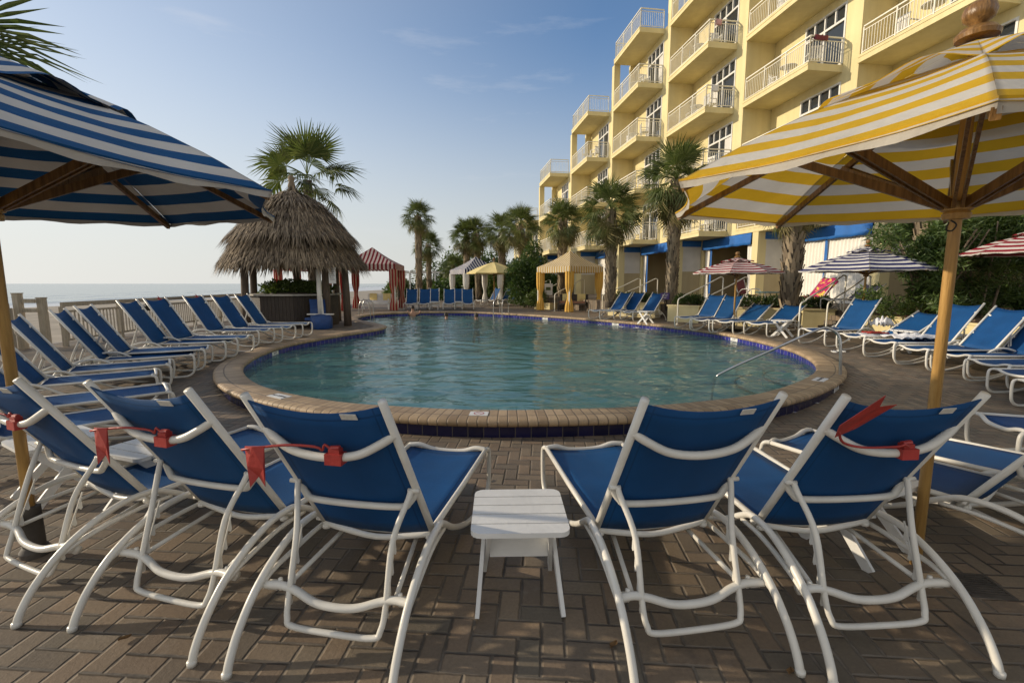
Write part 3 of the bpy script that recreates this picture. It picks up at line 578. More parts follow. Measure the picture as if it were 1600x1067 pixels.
# ------------------------------------------------------------------ umbrellas
def umbrella(name,label,loc,mat,Rr,zr,za,n=6,rot=0,ns=8,pole=POLEW,rib=TEAK,val=.16,vent=True,base=True,pr=.027,fin=True,big=False):
    t=thing(name,label,'umbrella',loc); zc=za-zr
    def cor(k,r,z): a=rot+2*math.pi*k/n; return Vector((r*math.cos(a),r*math.sin(a),z))
    m=MB()
    for k in range(n):
        r0=.12 if not vent else .24
        def f(u,v,k=k):
            r=r0+(Rr-r0)*v; a=cor(k,r,0).lerp(cor(k+1,r,0),u); s=4*u*(1-u)
            z=za-zc*(r/Rr)+ .05*math.sin(math.pi*v) - .055*s*v*(1.2-v); a*=1-.045*s*v
            return (a.x,a.y,z+.006*mnoise.noise((u*4+k*3,v*6,loc[0])))
        m.grid(f,10,14,lambda u,v,k=k:(u,(1-v)*ns*.86+.02))
    for k in range(n):
        def g(u,v,k=k):
            a=cor(k,Rr,0).lerp(cor(k+1,Rr,0),u); s=4*u*(1-u); a*=(1-.045*s)*(1-.010*v); return (a.x,a.y,zr-.055*s*.2+.012*(1-v)-val*v+.008*v*math.sin(u*17+k))
        m.grid(g,14,3,lambda u,v:(u,.02-v*val*ns*.86/Rr))
    o=m.build('canopy',mat,t,True)
    if vent:
        m=MB()
        for k in range(n):
            def f(u,v,k=k):
                rv=.72 if big else .46; r=.05+(rv-.05)*v*(1+.05*math.sin(k*2.1+u*3.)*v); a=cor(k,r,0).lerp(cor(k+1,r,0),u); s=4*u*(1-u); z=za+(.05 if big else .06)-zc*(r/Rr)*.98+(.045*s*v if big else .03*s*v)+.02*math.sin(u*8+k*2.3)*v*v; return (a.x,a.y,z)
            m.grid(f,10,8,lambda u,v:(u,(1-v)*ns*.86*(.5 if big else .33)+.3))
        m.build('vent_cap',mat,t,True)
    m=MB(); m.tube([(0,0,0),(0,0,zr-.1),(0,0,za)],pr,14); m.build('pole',pole,t,True)
    hz=zr-.03-.08; m=MB(); m.lathe([(pr,-.06),(.055,-.058),(.06,-.03),(.05,-.02),(.065,-.012),(.065,.03),(.05,.045),(.05,.06),(pr,.062)],16,(0,0,hz)); m.build('hub',pole if big else rib,t,40)
    for k in range(n):
        m=MB(); a=cor(k,.05,za-.07); b=cor(k,Rr*.985,zr-.03); m.beam(a,b,.024 if big else .022,.036 if big else .034); rb=m.build('rib',rib,t)
        m=MB(); c=a.lerp(b,.52); h=cor(k,.045,hz+.01); side=Vector((-h.y,h.x,0)).normalized()*.020
        for q in (-1,1): m.beam(h+side*q*.8,c+side*q,.014,.046 if big else .034)
        m.build('strut',rib,rb)
    if fin:
        m=MB(); z=za+.07; m.lathe([(.02,-.03),(.085,-.02),(.09,.0),(.07,.025),(.03,.04),(.035,.05),(.06,.07),(.068,.10),(.06,.13),(.035,.15),(0,.156)],20,(0,0,z)); m.build('finial',rib,t,40)
    if base:
        m=MB(); m.lathe([(.07,0),(.072,.03),(.06,.05),(.052,.06),(.048,.30),(pr,.305)] if big else [(.23,0),(.235,.03),(.22,.06),(.05,.075),(.045,.30),(pr,.305)],20); m.build('base',DRAINM if big else BLACK,t,30)
    return t
umbrella('market_umbrella','large blue and white striped umbrella filling the upper left',(-2.84,2.57,0),ST_BLUE,1.50,2.11,2.80,8,R(4),7,val=.025,big=True)
umbrella('market_umbrella','large yellow and white striped umbrella on a honey wood pole at right',(2.32,2.47,0),ST_YEL,1.50,2.10,2.76,8,R(4),7,POLEW,TEAK,.025,base=False,big=True)
umbrella('market_umbrella','navy and white striped umbrella among the right hand loungers',(9.2,12.1,.18),ST_NAVY,1.52,1.76,2.32,8,R(10),7,val=.03)
umbrella('market_umbrella','red and white striped umbrella over the loungers before the open cabanas',(6.75,14.0,.18),ST_RED,1.26,1.74,2.14,8,R(12),7,val=.03)
umbrella('market_umbrella','red and white umbrella at the right picture edge in front of the oleander',(11.3,10.0,.18),ST_RED,1.3,2.08,2.55,8,R(0),6,val=.03)
umbrella('market_umbrella','plain pale yellow umbrella by the far blue striped cabana',(-1.1,28.6,.18),PALEY,1.7,2.05,2.75,8,R(8),5,val=.05,vent=False)
m=MB(); m.tube(cr([(0,0,0),(.03,0,-.02),(.02,.01,-.05),(-.02,0,-.045),(-.01,0,-.01)],3),.004,6); o=m.build('crank_cord',BLACK,None,True); o.location=(2.25,2.42,1.92); tag(o,'small looped black cord hanging from the hub of the yellow striped umbrella','cord')

# ------------------------------------------------------------------ cabanas
def cabana(label,loc,rz,size,mat,curt,h=1.95,peak=.75,ns=9,post=None):
    t=thing('cabana',label,'cabana',loc,rz,'striped canvas cabanas'); s=size/2
    for x,y in ((-1,-1),(1,-1),(1,1),(-1,1)):
        m=MB(); m.box(x*(s-.05)-.03,x*(s-.05)+.03,y*(s-.05)-.03,y*(s-.05)+.03,0,h+.2); m.build('post',WHITE,t)
    m=MB(); P=[(-s,-s),(s,-s),(s,s),(-s,s)]
    for k in range(4):
        a,b=P[k],P[(k+1)%4]
        def f(u,v):
            q=1-v; x=(a[0]+(b[0]-a[0])*u)*q; y=(a[1]+(b[1]-a[1])*u)*q; return (x,y,h+.28+peak*(v-.08*math.sin(math.pi*v)))
        m.grid(f,10,6,lambda u,v:(.5+(u-.5)*(1-v)*ns+ns,v))
    m.build('canopy',mat,t,False)
    m=MB()
    for k in range(4):
        a,b=P[k],P[(k+1)%4]; m.grid(lambda u,v:((a[0]+(b[0]-a[0])*u)*1.004,(a[1]+(b[1]-a[1])*u)*1.004,h+.28-.28*v-(.035*abs(math.sin(u*math.pi*ns)) if v==1 else 0)),ns*6,2,lambda u,v:(.5+(u-.5)*ns+ns,v))
    m.build('valance',mat,t)
    for x,y in ((-1,-1),(1,-1),(1,1),(-1,1)):
        m=MB(); cx,cy=x*(s-.14),y*(s-.14)
        def f(u,v):
            tie=1-.55*math.exp(-((v-.62)/.16)**2); a=2*math.pi*u; rr=(.19+.035*math.sin(9*a+x))*tie; return (cx+rr*math.cos(a),cy+rr*math.sin(a),h*(1-v)+.02)
        m.grid(f,40,12,lambda u,v:(u*7,v)); m.build('curtain',curt,t,True)
    return t
cabana('cream and gold striped cabana with golden curtains beside the pool',(3.05,24.6,.18),R(38),2.45,ST_YELX,CURT_Y,2.0,.85,14)
cabana('red and white striped cabana with tied red curtains right of the thatched hut',(-7.6,25.5,.18),R(4),2.9,ST_REDX,CURT_R,2.15,.95,14)
cabana('red striped cabana half hidden behind the thatched hut',(-11.4,26.5,.18),R(4),2.9,ST_REDX,CURT_R,2.15,.95,14)
cabana('navy and white striped cabana behind the plain yellow umbrella',(-2.6,33.5,.18),R(28),2.9,ST_NAVX,CURT,2.1,.95,13)

# ------------------------------------------------------------------ thatched bar hut
HX,HY=-7.4,16.0
hut=thing('thatched_hut','round thatched tiki bar hut with shaggy two tier palm roof on dark posts','hut',(HX,HY,.18))
prof=[(.07,4.70),(.12,4.50),(.36,4.34),(.84,4.05),(1.24,3.65),(1.55,3.28),(1.78,3.02)]
sk=[(1.36,3.12),(1.68,2.80),(1.95,2.42),(2.10,2.16)]
def strips(prof,n,wd,ln,seed,jit=.05):
    rnd=random.Random(seed); m=MB(); seg=[]; tot=0
    for a,b in zip(prof,prof[1:]):
        L=math.hypot(b[0]-a[0],b[1]-a[1])*(a[0]+b[0]+.2); seg.append((tot,L,a,b)); tot+=L
    for _ in range(n):
        q=rnd.random()*tot
        for s0,L,a,b in seg:
            if q<=s0+L: break
        f=(q-s0)/L; r=a[0]+(b[0]-a[0])*f; z=a[1]+(b[1]-a[1])*f; th=rnd.random()*6.2832
        d=Vector((b[0]-a[0],0,b[1]-a[1])).normalized(); l=ln*(.6+.8*rnd.random()); w2=wd*(.5+rnd.random())*.5
        o=.02+rnd.random()*jit; nrm=Vector((-d.z,0,d.x))
        p0=Vector((r,0,z))+nrm*(o*.4); p1=p0+d*l*.55+nrm*(.03+o); p2=p1+d*l*.45+nrm*(rnd.random()*.06-.03)+Vector((0,0,-.08*l)); tw=rnd.gauss(0,.12)
        pts=[p0+Vector((0,-w2*.6,0)),p0+Vector((0,w2*.6,0)),p1+Vector((0,-w2+tw*l*.5,0)),p1+Vector((0,w2+tw*l*.5,0)),p2+Vector((0,tw*l,0))]
        M=Matrix.Rotation(th,3,'Z'); m.add([M@p for p in pts],[(0,1,3,2),(2,3,4)])
    return m
def under(prof,m): m.lathe([(r-.04,z) for r,z in prof],28)
m=strips(prof,5200,.038,.62,3); under(prof,m); m.build('thatch_crown',THATCH,hut)
m=strips(sk,4200,.036,.55,4); under(sk,m)
mm=strips([(2.02,2.27),(2.12,2.14)],900,.045,.34,5); o_=len(m.v); m.v+=mm.v; m.f+=[[i+o_ for i in f] for f in mm.f]; m.uv+=mm.uv; m.mi+=mm.mi
m.build('thatch_skirt',THATCH,hut)
m=MB(); m.lathe([(.10,4.55),(.12,4.68),(.08,4.80),(.11,4.92),(.06,5.0),(0,5.02)],12); m.build('roof_cap',THATCH,hut,True)
for x,y in ((1.42,-1.05),(1.85,-.45),(-1.72,.35),(-.75,1.6),(.75,1.6),(-1.0,-1.45)):
    m=MB(); m.tube([(x,y,0),(x*.99,y*.99,1.2),(x*.96,y*.96,2.6)],[.125,.115,.11],12); m.build('post',POSTW,hut,True)
m=MB()
for k in range(8):
    a,b=R(45*k+20),R(45*k+65); m.tube([(1.72*math.cos(a),1.72*math.sin(a),2.45),(1.72*math.cos(b),1.72*math.sin(b),2.45)],.06,8)
m.build('ring_beam',POSTW,hut)
bar=thing('bar_counter','dark boarded bar counter with pale top beneath the thatched hut','bar counter',(HX-.05,HY-.1,.18))
ang=[R(22.5+45*k) for k in range(8)]
m=MB()
for k in range(8):
    a,b=ang[k],ang[(k+1)%8]; p,q=Vector((1.38*math.cos(a),1.38*math.sin(a),0)),Vector((1.38*math.cos(b),1.38*math.sin(b),0))
    for i in range(9):
        c,d=p.lerp(q,(i+.03)/9),p.lerp(q,(i+.97)/9); n_=(c+d).normalized()*.03
        m.add([c,d,d-n_,c-n_]+[v+Vector((0,0,1.03)) for v in (c,d,d-n_,c-n_)],[(0,1,5,4),(1,2,6,5),(2,3,7,6),(3,0,4,7),(4,5,6,7)])
m.build('counter_front',BARW,bar)
m=MB()
for (r0,r1,z0,z1) in ((1.12,1.52,1.03,1.08),):
    vs=[];fs=[]
    for z in (z0,z1):
        for r in (r0,r1):
            for a in ang: vs.append((r*math.cos(a),r*math.sin(a),z))
    for k in range(8):
        j=(k+1)%8; fs+=[(k,j,8+j,8+k)[::-1],(16+k,16+j,24+j,24+k),(8+k,8+j,24+j,24+k),(k,16+k,16+j,j)]
    m.add(vs,fs)
m.build('counter_top',CONC,bar)

# ------------------------------------------------------------------ foliage
def leafcloud(n,lumps,size,seed,asp=.35,shell=.55,flat=0.):
    rnd=random.Random(seed); m=MB(); tot=sum(l[3]*l[4]*l[5] for l in lumps)
    for (cx,cy,cz,rx,ry,rz) in lumps:
        for _ in range(int(n*rx*ry*rz/tot)):
            d=Vector((rnd.gauss(0,1),rnd.gauss(0,1),rnd.gauss(0,1))).normalized(); q=shell+(1-shell)*rnd.random()**.7
            q*=1+.28*mnoise.noise((d*2.3+Vector((cx,cy,cz)))) ; p=Vector((cx+d.x*rx*q,cy+d.y*ry*q,cz+d.z*rz*q))
            ax=(d*.6+Vector((rnd.gauss(0,.6),rnd.gauss(0,.6),rnd.gauss(.1,.5)))).normalized(); sd_=ax.cross(Vector((rnd.gauss(0,1),rnd.gauss(0,1),rnd.gauss(.6,.6)))).normalized()
            l=size*(.6+.8*rnd.random()); w2=l*asp; nn=ax.cross(sd_)*l*.12
            m.add([p-ax*l*.5,p+sd_*w2*.5+nn,p+ax*l*.5,p-sd_*w2*.5+nn],[(0,1,2,3)])
    return m
def bush(name,label,cat,loc,lumps,n,size,mat,seed,asp=.35,stems=0,group=None,stemh=1.,spread=.6,shell=.45):
    t=thing(name,label,cat,loc,0,group); leafcloud(n,lumps,size,seed,asp,shell).build('foliage',mat,t)
    rnd=random.Random(seed)
    for k in range(stems):
        a=rnd.random()*6.28; x,y=spread*.35*math.cos(a),spread*.35*math.sin(a); m=MB(); b=rnd.gauss(0,.15)
        m.tube(cr([(x*.6,y*.6,-.02),(x+b*.3,y,stemh*.35),(x*1.8+b,y*1.8,stemh*.7),(x*3+b,y*3,stemh)],4),[.035-.0018*i for i in range(13)],7); m.build('stem',STEM,t,True)
    return t
def fan_leaf(m,M,rnd,Lp,Rf,nseg,spread,droop,wd,mi=0):
    """one costapalmate leaf: a petiole along +x and a fan of folded segments"""
    pet=[M@Vector((Lp*q,0,.10*Lp*math.sin(q*2.4)-droop*.25*Lp*q*q)) for q in (0,.33,.66,1)]
    w_=.018
    vs=[];
    for p in pet: vs+= [p+(M.to_3x3()@Vector((0,w_,0))),p-(M.to_3x3()@Vector((0,w_,0)))]
    m.add(vs,[(0,1,3,2),(2,3,5,4),(4,5,7,6)],mi=mi)
    hz=.10*Lp*math.sin(2.4)-droop*.25*Lp
    for k in range(nseg):
        f=(k/(nseg-1))*2-1; a=f*spread; L=Rf*(1-.30*abs(f)**2)*(.88+.24*rnd.random()); dx,dy=math.cos(a),math.sin(a)
        base=Vector((Lp+.05*(1-abs(f)),0,hz)); cup=.16*abs(f)*L
        def P(r,s,z): return M@(base+Vector((dx*r-dy*s,dy*r+dx*s,z)))
        ww=wd*(.8+.4*rnd.random()); dr=droop*(.6+.8*rnd.random())
        z1=cup*.6-dr*.10*L; z2=cup-dr*.55*L-(.12*L if rnd.random()<.3 else 0)
        m.add([P(0,0,0),P(L*.5,ww,z1),P(L*.5,-ww,z1),P(L*.5,0,z1-.012),P(L*(1-.12*dr),0,z2)],[(0,3,1),(0,2,3),(1,3,4),(3,2,4)],mi=mi)
def crown(nl,Lp,Rf,nseg,seed,wd=.022,elmin=-55,elmax=80,dry=.2,spread=R(105),droop=.6):
    rnd=random.Random(seed); g=MB(); b=MB()
    for i in range(nl):
        q=(i+.5)/nl; el=elmax+(elmin-elmax)*q**.85+rnd.gauss(0,7); az=i*2.39996+rnd.gauss(0,.25)
        M=Matrix.Rotation(az,4,'Z')@Matrix.Rotation(-R(el),4,'Y')@Matrix.Rotation(rnd.gauss(0,.45),4,'X')
        M=Matrix.Translation((0,0,.25*(1-q)))@M
        fan_leaf(b if q>1-dry else g,M,rnd,Lp*(.75+.4*rnd.random())*(.75+.35*q),Rf*(.85+.3*rnd.random()),nseg,spread,droop*(.5+q),wd)
    return g,b
CR={}
def get_crown(kind):
    if kind not in CR:
        p=dict(sabal=(54,.74,.74,26,11),sabal2=(50,.78,.72,26,23),wash=(42,.75,.92,28,31),big=(27,1.25,1.2,32,47))[kind]
        g,b=crown(*p,wd=.023 if kind!='big' else .038,elmin=-62 if kind.startswith('sabal') else -55,dry=.26 if kind.startswith('sabal') else .12,droop=.75 if kind.startswith('sabal') else .55)
        me=[]
        for x,mat in ((g,PALMLEAF),(b,PALMDRY)):
            o=x.build('tmp',mat); me.append(o.data); bpy.data.objects.remove(o)
        CR[kind]=me
    return CR[kind]
def palm(label,loc,h,r,kind='sabal',sc_=1.,boots=True,rot=0,bootscale=1.,group='palm trees'):
    t=thing('palm_tree',label,'palm tree',loc,rot,group); m=MB(); rnd=random.Random(int(loc[0]*97+loc[1]*31))
    lx,ly=rnd.gauss(0,.02)*h,rnd.gauss(0,.015)*h
    def cx(z): f=z/h; return Vector((lx*f*f,ly*f*f,z))
    zs=[h*i/10 for i in range(11)]
    m.tube([cx(z) for z in zs],[r*(1.18 if i==0 else 1.0-.12*i/10+.03*rnd.random()) for i in range(11)],12); tr=m.build('trunk',TRUNK,t,True)
    if boots:
        m=MB(); step=.14; z=.22 if boots is True else boots; k=0
        while z<h+.05:
            nb=8
            for q in range(nb):
                a=2*math.pi*(q+.5*(k%2))/nb+rnd.gauss(0,.06); l=(.30+.1*rnd.random())*bootscale; out=(.045+.05*rnd.random())*bootscale; w2=.042*bootscale*(.8+.4*rnd.random())
                c=cx(z); d=Vector((math.cos(a),math.sin(a),0)); s=Vector((-d.y,d.x,0)); b0=c+d*(r*.93); tp=c+d*(r+out)+Vector((0,0,l))+s*rnd.gauss(0,.02)
                m.add([b0-s*w2*1.5,b0+s*w2*1.5,b0+d*.03+Vector((0,0,l*.25)),tp-s*w2*.55,tp+s*w2*.55,tp-d*.03],[(0,1,2),(0,2,3),(1,4,2),(2,4,3),(0,3,5),(1,5,4),(3,4,5)])
            z+=step*bootscale; k+=1
        m.build('boots',BOOT,tr)
    a,b=get_crown(kind); top=cx(h)
    for nm,me in (('crown',a),('old_fronds',b)):
        o=link(nm,me,t); o.location=top; o.scale=(sc_,)*3; o.rotation_euler=(0,0,rnd.random()*6.28)
    return t
palm('stout sabal palm with crisscross boots, its crown behind the yellow umbrella',(8.35,13.9,.6),3.25,.23,'sabal2',.72,True,0,1.15)
palm('sabal palm with crisscross trunk just left of the yellow umbrella corner',(6.25,18.2,.55),4.75,.19,'sabal',1.2)
palm('sabal palm between the cream cabana and the umbrella corner, second from the umbrella',(4.25,20.0,.55),3.95,.19,'sabal2',1.12)
palm('sabal palm rising behind the cream striped cabana',(2.75,25.6,.18),4.6,.2,'sabal',1.0)
palm('sabal palm rising out of the round green bush',(.75,30.2,.18),4.9,.2,'sabal2',1.12)
palm('sabal palm right behind the navy striped cabana roof',(-.75,34,.18),5.0,.22,'sabal',1.15)
palm('sabal palm behind the navy striped cabana, right one of a close pair',(-2.75,38,.18),5.2,.22,'sabal2',1.2)
palm('sabal palm behind the navy striped cabana, left one of a close pair',(-3.75,38.5,.18),5.2,.22,'sabal',1.15)
palm('tall fan palm standing clear against the sky behind the far loungers',(-7.1,35.5,.18),6.3,.2,'wash',.95,True)
palm('shorter fan palm half hidden behind the tall lone one',(-7.3,41,.18),4.6,.18,'wash',1.0)
palm('large fan palm with spreading crown behind the thatched hut',(-8.55,20.0,.18),5.7,.2,'big',1.0,False)
palm('fan palm at the upper left corner, dark fronds above the blue umbrella',(-10.1,7.9,.1),5.25,.2,'wash',1.55,False)
palm('palm with pale rough trunk standing in the oleander bed',(10.95,12.4,.55),4.2,.2,'sabal2',.8,True,0,1.2)
palm('small low palm before the sea grape thicket',(-5.6,44,.1),2.9,.15,'wash',.95,True)
palm('tiny distant palm right of the red striped cabana',(-9.8,40,.0),1.9,.12,'wash',.6,False)
bush('bush','big dense rounded green bush between the yellow umbrella and cream cabana','bush',(.85,27.6,.18),[(0,0,1.6,1.25,1.1,1.3),(.55,-.2,2.2,.9,.9,1.0),(-.45,-.2,2.0,.85,.8,1.0),(.3,.1,2.9,.75,.7,.8),(.45,0,3.5,.55,.5,.6),(-.2,-.3,.9,1.1,.9,.8)],9800,.17,SHRUB,5,.35,5,stemh=1.6)
bush('bush','low feathery light green plant at the foot of the big round bush','bush',(1.5,25.9,.3),[(0,0,.55,.5,.45,.55),(-.45,.1,.4,.4,.4,.4)],1300,.16,SHRUB2,6,.25,3,stemh=.5)
for i,(x,y,s,h,l) in enumerate(((-6.2,49,2.8,4.4,'green sea grape thicket behind the tall lone fan palm'),(-3.6,46,2.6,4.6,'green thicket left of the navy striped cabana'),(-10.5,47,2.2,1.9,'green thicket beneath the white pergola'),(-4.4,40,2.2,2.6,'dark green shrubs just behind the far loungers'),(-1.2,38,2.2,3.2,'green shrubs behind the navy striped cabana'),(1.4,34.5,1.6,2.2,'green shrubs beside the stair behind the plain yellow umbrella'))):
    rnd=random.Random(i); bush('shrub_thicket',l,'shrubs',(x,y,.0),[(rnd.gauss(0,s*.5),rnd.gauss(0,.6),h*(.35+.4*rnd.random()),s*.6,s*.5,h*.45) for _ in range(6)],5200,.26,SHRUB2 if i%2==0 else SHRUB,40+i,.6,3,stemh=h*.6,group='shrubs behind the pool')
# oleander on the right
rnd=random.Random(9)
for i,(x,y,h,l) in enumerate(((10.5,11.6,2.75,'oleander with long narrow leaves, leftmost of the clump at right'),(11.9,11.7,3.0,'oleander in the middle of the clump at right, bare grey stems below'),(13.3,11.9,3.1,'oleander at the right edge of the clump, behind the red umbrella'),(12.4,13.4,3.2,'oleander at the back of the clump against the hotel'),(13.0,14.2,3.4,'oleander at the back right of the clump'))):
    lumps=[(rnd.gauss(0,.55),rnd.gauss(0,.45),h*(.55+.45*rnd.random()),.45,.45,.38) for _ in range(18)]
    lumps+=[(rnd.gauss(0,.7),rnd.gauss(-.1,.35),h*(.14+.34*rnd.random()),.42,.36,.34) for _ in range(9)]
    bush('oleander',l,'shrub',(x,y,.5),lumps,9500,.19,OLEAF,60+i,.17,9,'oleanders in the right bed',h*.85,.75,.2)
bush('small_shrub','low red flowered shrub in the planter left of the oleanders','shrub',(10.7,12.2,.72),[(0,0,.22,.5,.3,.25),(.7,-.2,.25,.5,.3,.28)],1500,.08,SHRUB,71,.5,2,stemh=.3)
hh=leafcloud(1700,[(0,0,.16,1.0,.36,.22),(.55,0,.2,.5,.3,.24),(-.5,.05,.2,.5,.3,.22)],.10,81,.5,.5)
leafcloud_bar=leafcloud(3600,[(0,0,.15,1.15,1.0,.30),(-.6,0,.17,.6,.8,.28),(.6,0,.15,.6,.8,.27)],.12,82,.5,.5)
t=thing('hedge','light green hedge growing in the ring of the bar counter','hedge',(HX,HY,1.28)); leafcloud_bar.build('foliage',SHRUB2,t); m=MB(); m.lathe([(.85,-.5),(.9,.02)],16); m.build('planter_tub',BARW,t)

# ------------------------------------------------------------------ terrace, planters, stairs, handrails
TZ=.76
edge=[(1.2,30),(3.1,26.0),(4.6,22.0),(6.3,19.2),(7.6,16.6),(9.3,15.4),(10.6,14.0),(10.9,11.5),(10.6,8.5),(11.5,4.0)]
m=MB(); ep=edge+[(30,4.0),(30,58),(1.2,58)]; n=len(ep); m.add([(x,y,TZ) for x,y in ep]+[(x,y,-.1) for x,y in ep],[tuple(range(n))]+[(i,n+i,n+(i+1)%n,(i+1)%n) for i in range(n)]); tag(m.build('terrace',PAVER),'','',kind='structure')
def planter(a,b,wd,label,h=.58,plant=True,soil=True):
    a,b=Vector((*a,0)),Vector((*b,0)); d=(b-a); L=d.length; d.normalize(); nr=Vector((-d.y,d.x,0)); c=(a+b)/2
    t=thing('planter',label,'planter',(c.x,c.y,.18),math.atan2(d.y,d.x),'yellow stucco planters')
    m=MB(); m.box(-L/2,L/2,-wd/2,wd/2,-.02,h); m.build('wall',YEL,t)
    m=MB(); m.box(-L/2-.03,L/2+.03,-wd/2-.03,wd/2+.03,h,h+.05); m.build('cap',YEL,t)
    m=MB(); m.grid(lambda u,v:(-L/2+.06+(L-.12)*u,-wd/2+.06+(wd-.12)*v,h+.055+.03*math.sin(math.pi*u)*math.sin(math.pi*v)),8,4); m.build('soil',SOIL,t)
    return t,c,math.atan2(d.y,d.x),L
HEDGEME=None
def hedge(c,rz,L,label,z=.80):
    global HEDGEME
    if HEDGEME is None:
        o=hh.build('tmp',HEDGE); HEDGEME=o.data; bpy.data.objects.remove(o)
    t=thing('hedge',label,'hedge',(c.x,c.y,z),rz,'clipped hedges in the planters')
    n=max(1,round(L/1.5))
    for k in range(n):
        o=link('foliage',HEDGEME,t); o.location=((k+.5)*L/n-L/2,0,0); o.scale=(L/n/2.0,1,1); o.rotation_euler=(0,0,math.pi*(k%2))
    m=MB(); m.tube([(-L*.4,0,-.02),(L*.4,0,.05)],.05,6); m.build('branches',STEM,t)
    return t
for a,b,wd,l in (((4.6,21.0),(6.2,19.3),.8,'left of the small purple sign'),((6.15,17.7),(7.0,16.9),.8,'under the sabal palm by the umbrella corner'),((7.75,16.0),(9.0,15.1),.8,'behind the loungers at the red striped umbrella'),((9.35,15.0),(10.2,14.75),.75,'at the foot of the stairs behind the navy umbrella')):
    t,c,rz,L=planter(a,b,wd,'yellow stucco planter '+l); hedge(c,rz,L,'dark green hedge in the planter '+l)
planter((10.35,13.4),(10.9,10.9),.9,'long yellow stucco planter with red mulch behind the right hand loungers',.5)
planter((10.7,10.6),(10.9,7.4),.9,'yellow stucco planter with bare mulch at the far right',.5)
planter((1.5,26.3),(2.3,25.6),.7,'low pale planter at the foot of the big round bush',.3)
def stairs(x,y,rz,label,nst=4,wd=1.5):
    t=thing('stairs',label,'stairs',(x,y,.18),rz,'brick stairs up to the terrace')
    for k in range(nst):
        m=MB(); m.box(-wd/2,wd/2,k*.30,nst*.30,k*(TZ-.18)/nst,(k+1)*(TZ-.18)/nst+.002); m.build('step',PAVER,t)
    return t
def handrail(x,y,rz,label,l=2.0,rise=.62,mat=RAILP):
    """pipe rail that climbs a short stair"""
    t=thing('handrail',label,'handrail',(x,y,.18),rz,'pipe handrails on the stairs')
    m=MB(); m.tube(cr([(0,0,0),(0,0,.45),(0,.0,.80),(0,.05,.90),(0,.16,.94),(0,.26,.97),(0,.36,1.03),(0,l*.6,1.03+rise*.45),(0,l,.98+rise*1.02),(0,l+.14,1.03+rise),(0,l+.24,1.0+rise),(0,l+.27,.9+rise),(0,l+.27,rise*.96)],5),.021,8); m.build('pipe',mat,t,True)
    m=MB(); m.lathe([(.05,0),(.05,.012),(.025,.02)],12); m.build('floor_flange',mat,t); return t
stairs(9.35,14.2,R(-42),'brick stairs behind the navy striped umbrella',4,1.3) if False else None
stairs(7.0,16.2,R(-60),'brick stairs behind the red striped umbrella',4,1.1)
stairs(9.6,13.7,R(-62),'brick stairs between the planters behind the navy striped umbrella',4,.9)
stairs(4.9,21.5,R(-60),'brick stairs right of the cream striped cabana',4,1.2)
for x,y,a,l in ((5.75,16.0,-62,'handrail on the left of the stairs behind the red umbrella loungers'),(6.85,16.4,-62,'handrail on the right of the stairs behind the red umbrella loungers'),(7.65,12.25,-60,'handrail rising behind the rightmost lounger of the red umbrella group'),(8.55,12.5,-60,'handrail beside the navy striped umbrella'),(4.15,21.2,-62,'handrail nearest the cream cabana, left of two'),(5.1,21.6,-62,'handrail near the cream cabana, right of two'),(2.2,23.8,-50,'low handrail beside the cream cabana bench'),(.9,30.5,-50,'handrail on the far stairs by the yellow umbrella, left of two'),(1.9,30.2,-50,'handrail on the far stairs by the yellow umbrella, right of two')):
    handrail(x,y,R(a),l)
# pool rails
t=thing('pool_handrail','grey steel handrail slanting into the pool at the right end','handrail',(5.03,6.95,.0))
m=MB(); m.tube(cr([(5.08,7.0,.05),(5.06,7.02,.55),(5.03,7.05,.80),(4.93,7.10,.90),(4.78,7.17,.88),(4.2,7.45,.50),(3.65,7.72,.13),(3.5,7.8,-.05),(3.46,7.82,-.5)],6),.021,10); m.build('pipe',STEEL,t,True,True)
m=MB(); m.lathe([(.05,0),(.05,.012),(.025,.02)],12,(5.08,7.0,.06)); m.build('floor_flange',STEEL,t,False,True)
def ladder(x,y,rz,label):
    t=thing('pool_ladder',label,'pool ladder',(x,y,.2),rz,'steel pool ladders')
    for s in (-1,1):
        m=MB(); m.tube(cr([(s*.25,.3,0),(s*.25,.3,.35),(s*.25,.2,.62),(s*.25,0,.66),(s*.25,-.16,.55),(s*.25,-.2,.2),(s*.25,-.2,-.9)],5),.021,8); m.build('side_rail',STEEL,t,True)
    for k in range(3):
        m=MB(); m.box(-.25,.25,-.25,-.17,-.25-.25*k,-.22-.25*k); m.build('tread',STEEL,t)
i=near_i(-.1,22.1); p=OUTL[i]; ladder(-.55,21.75,R(-35),'steel pool ladder at the far end, right of the swimmers'); ladder(-6.55,20.9,R(90),'steel pool ladder left of the pool behind the hut tip')

# ------------------------------------------------------------------ pool lift, bins, signs, fence, pergola
t=thing('pool_lift','white pool lift mast with blue covered base in front of the bar','pool lift',(-6.05,14.55,.18))
m=MB(); m.tube([(0,0,.3),(0,0,1.85)],.075,10); m.tube([(0,0,1.85),(.0,0,2.0)],[.06,.03],10); m.build('mast',WHITE,t,True)
m=MB(); m.lathe([(.30,0),(.33,.05),(.33,.34),(.28,.42),(.1,.46)],14,(.02,0,0)); m.build('base_cover',BLUEP,t,40)
m=MB(); m.box(-.42,.42,-.03,.03,.44,.48); m.tube([(.08,0,.45),(.08,-.05,1.0)],.03,8); m.build('foot_bar',WHITE,t)
m=MB(); m.grid(lambda u,v:(-.42+.5*u,.18+.05*math.sin(3*v),.3+.62*v),4,6); m.box(-.42,.08,-.2,.2,.28,.36); m.build('seat',BLUEP,t)
t=thing('notice_sign','small white notice hanging on a dark hut post','sign',(-5.62,14.55,1.85)); m=MB(); m.box(-.11,.11,-.008,.008,-.25,.25); m.build('panel',PLASTIC,t); m=MB()
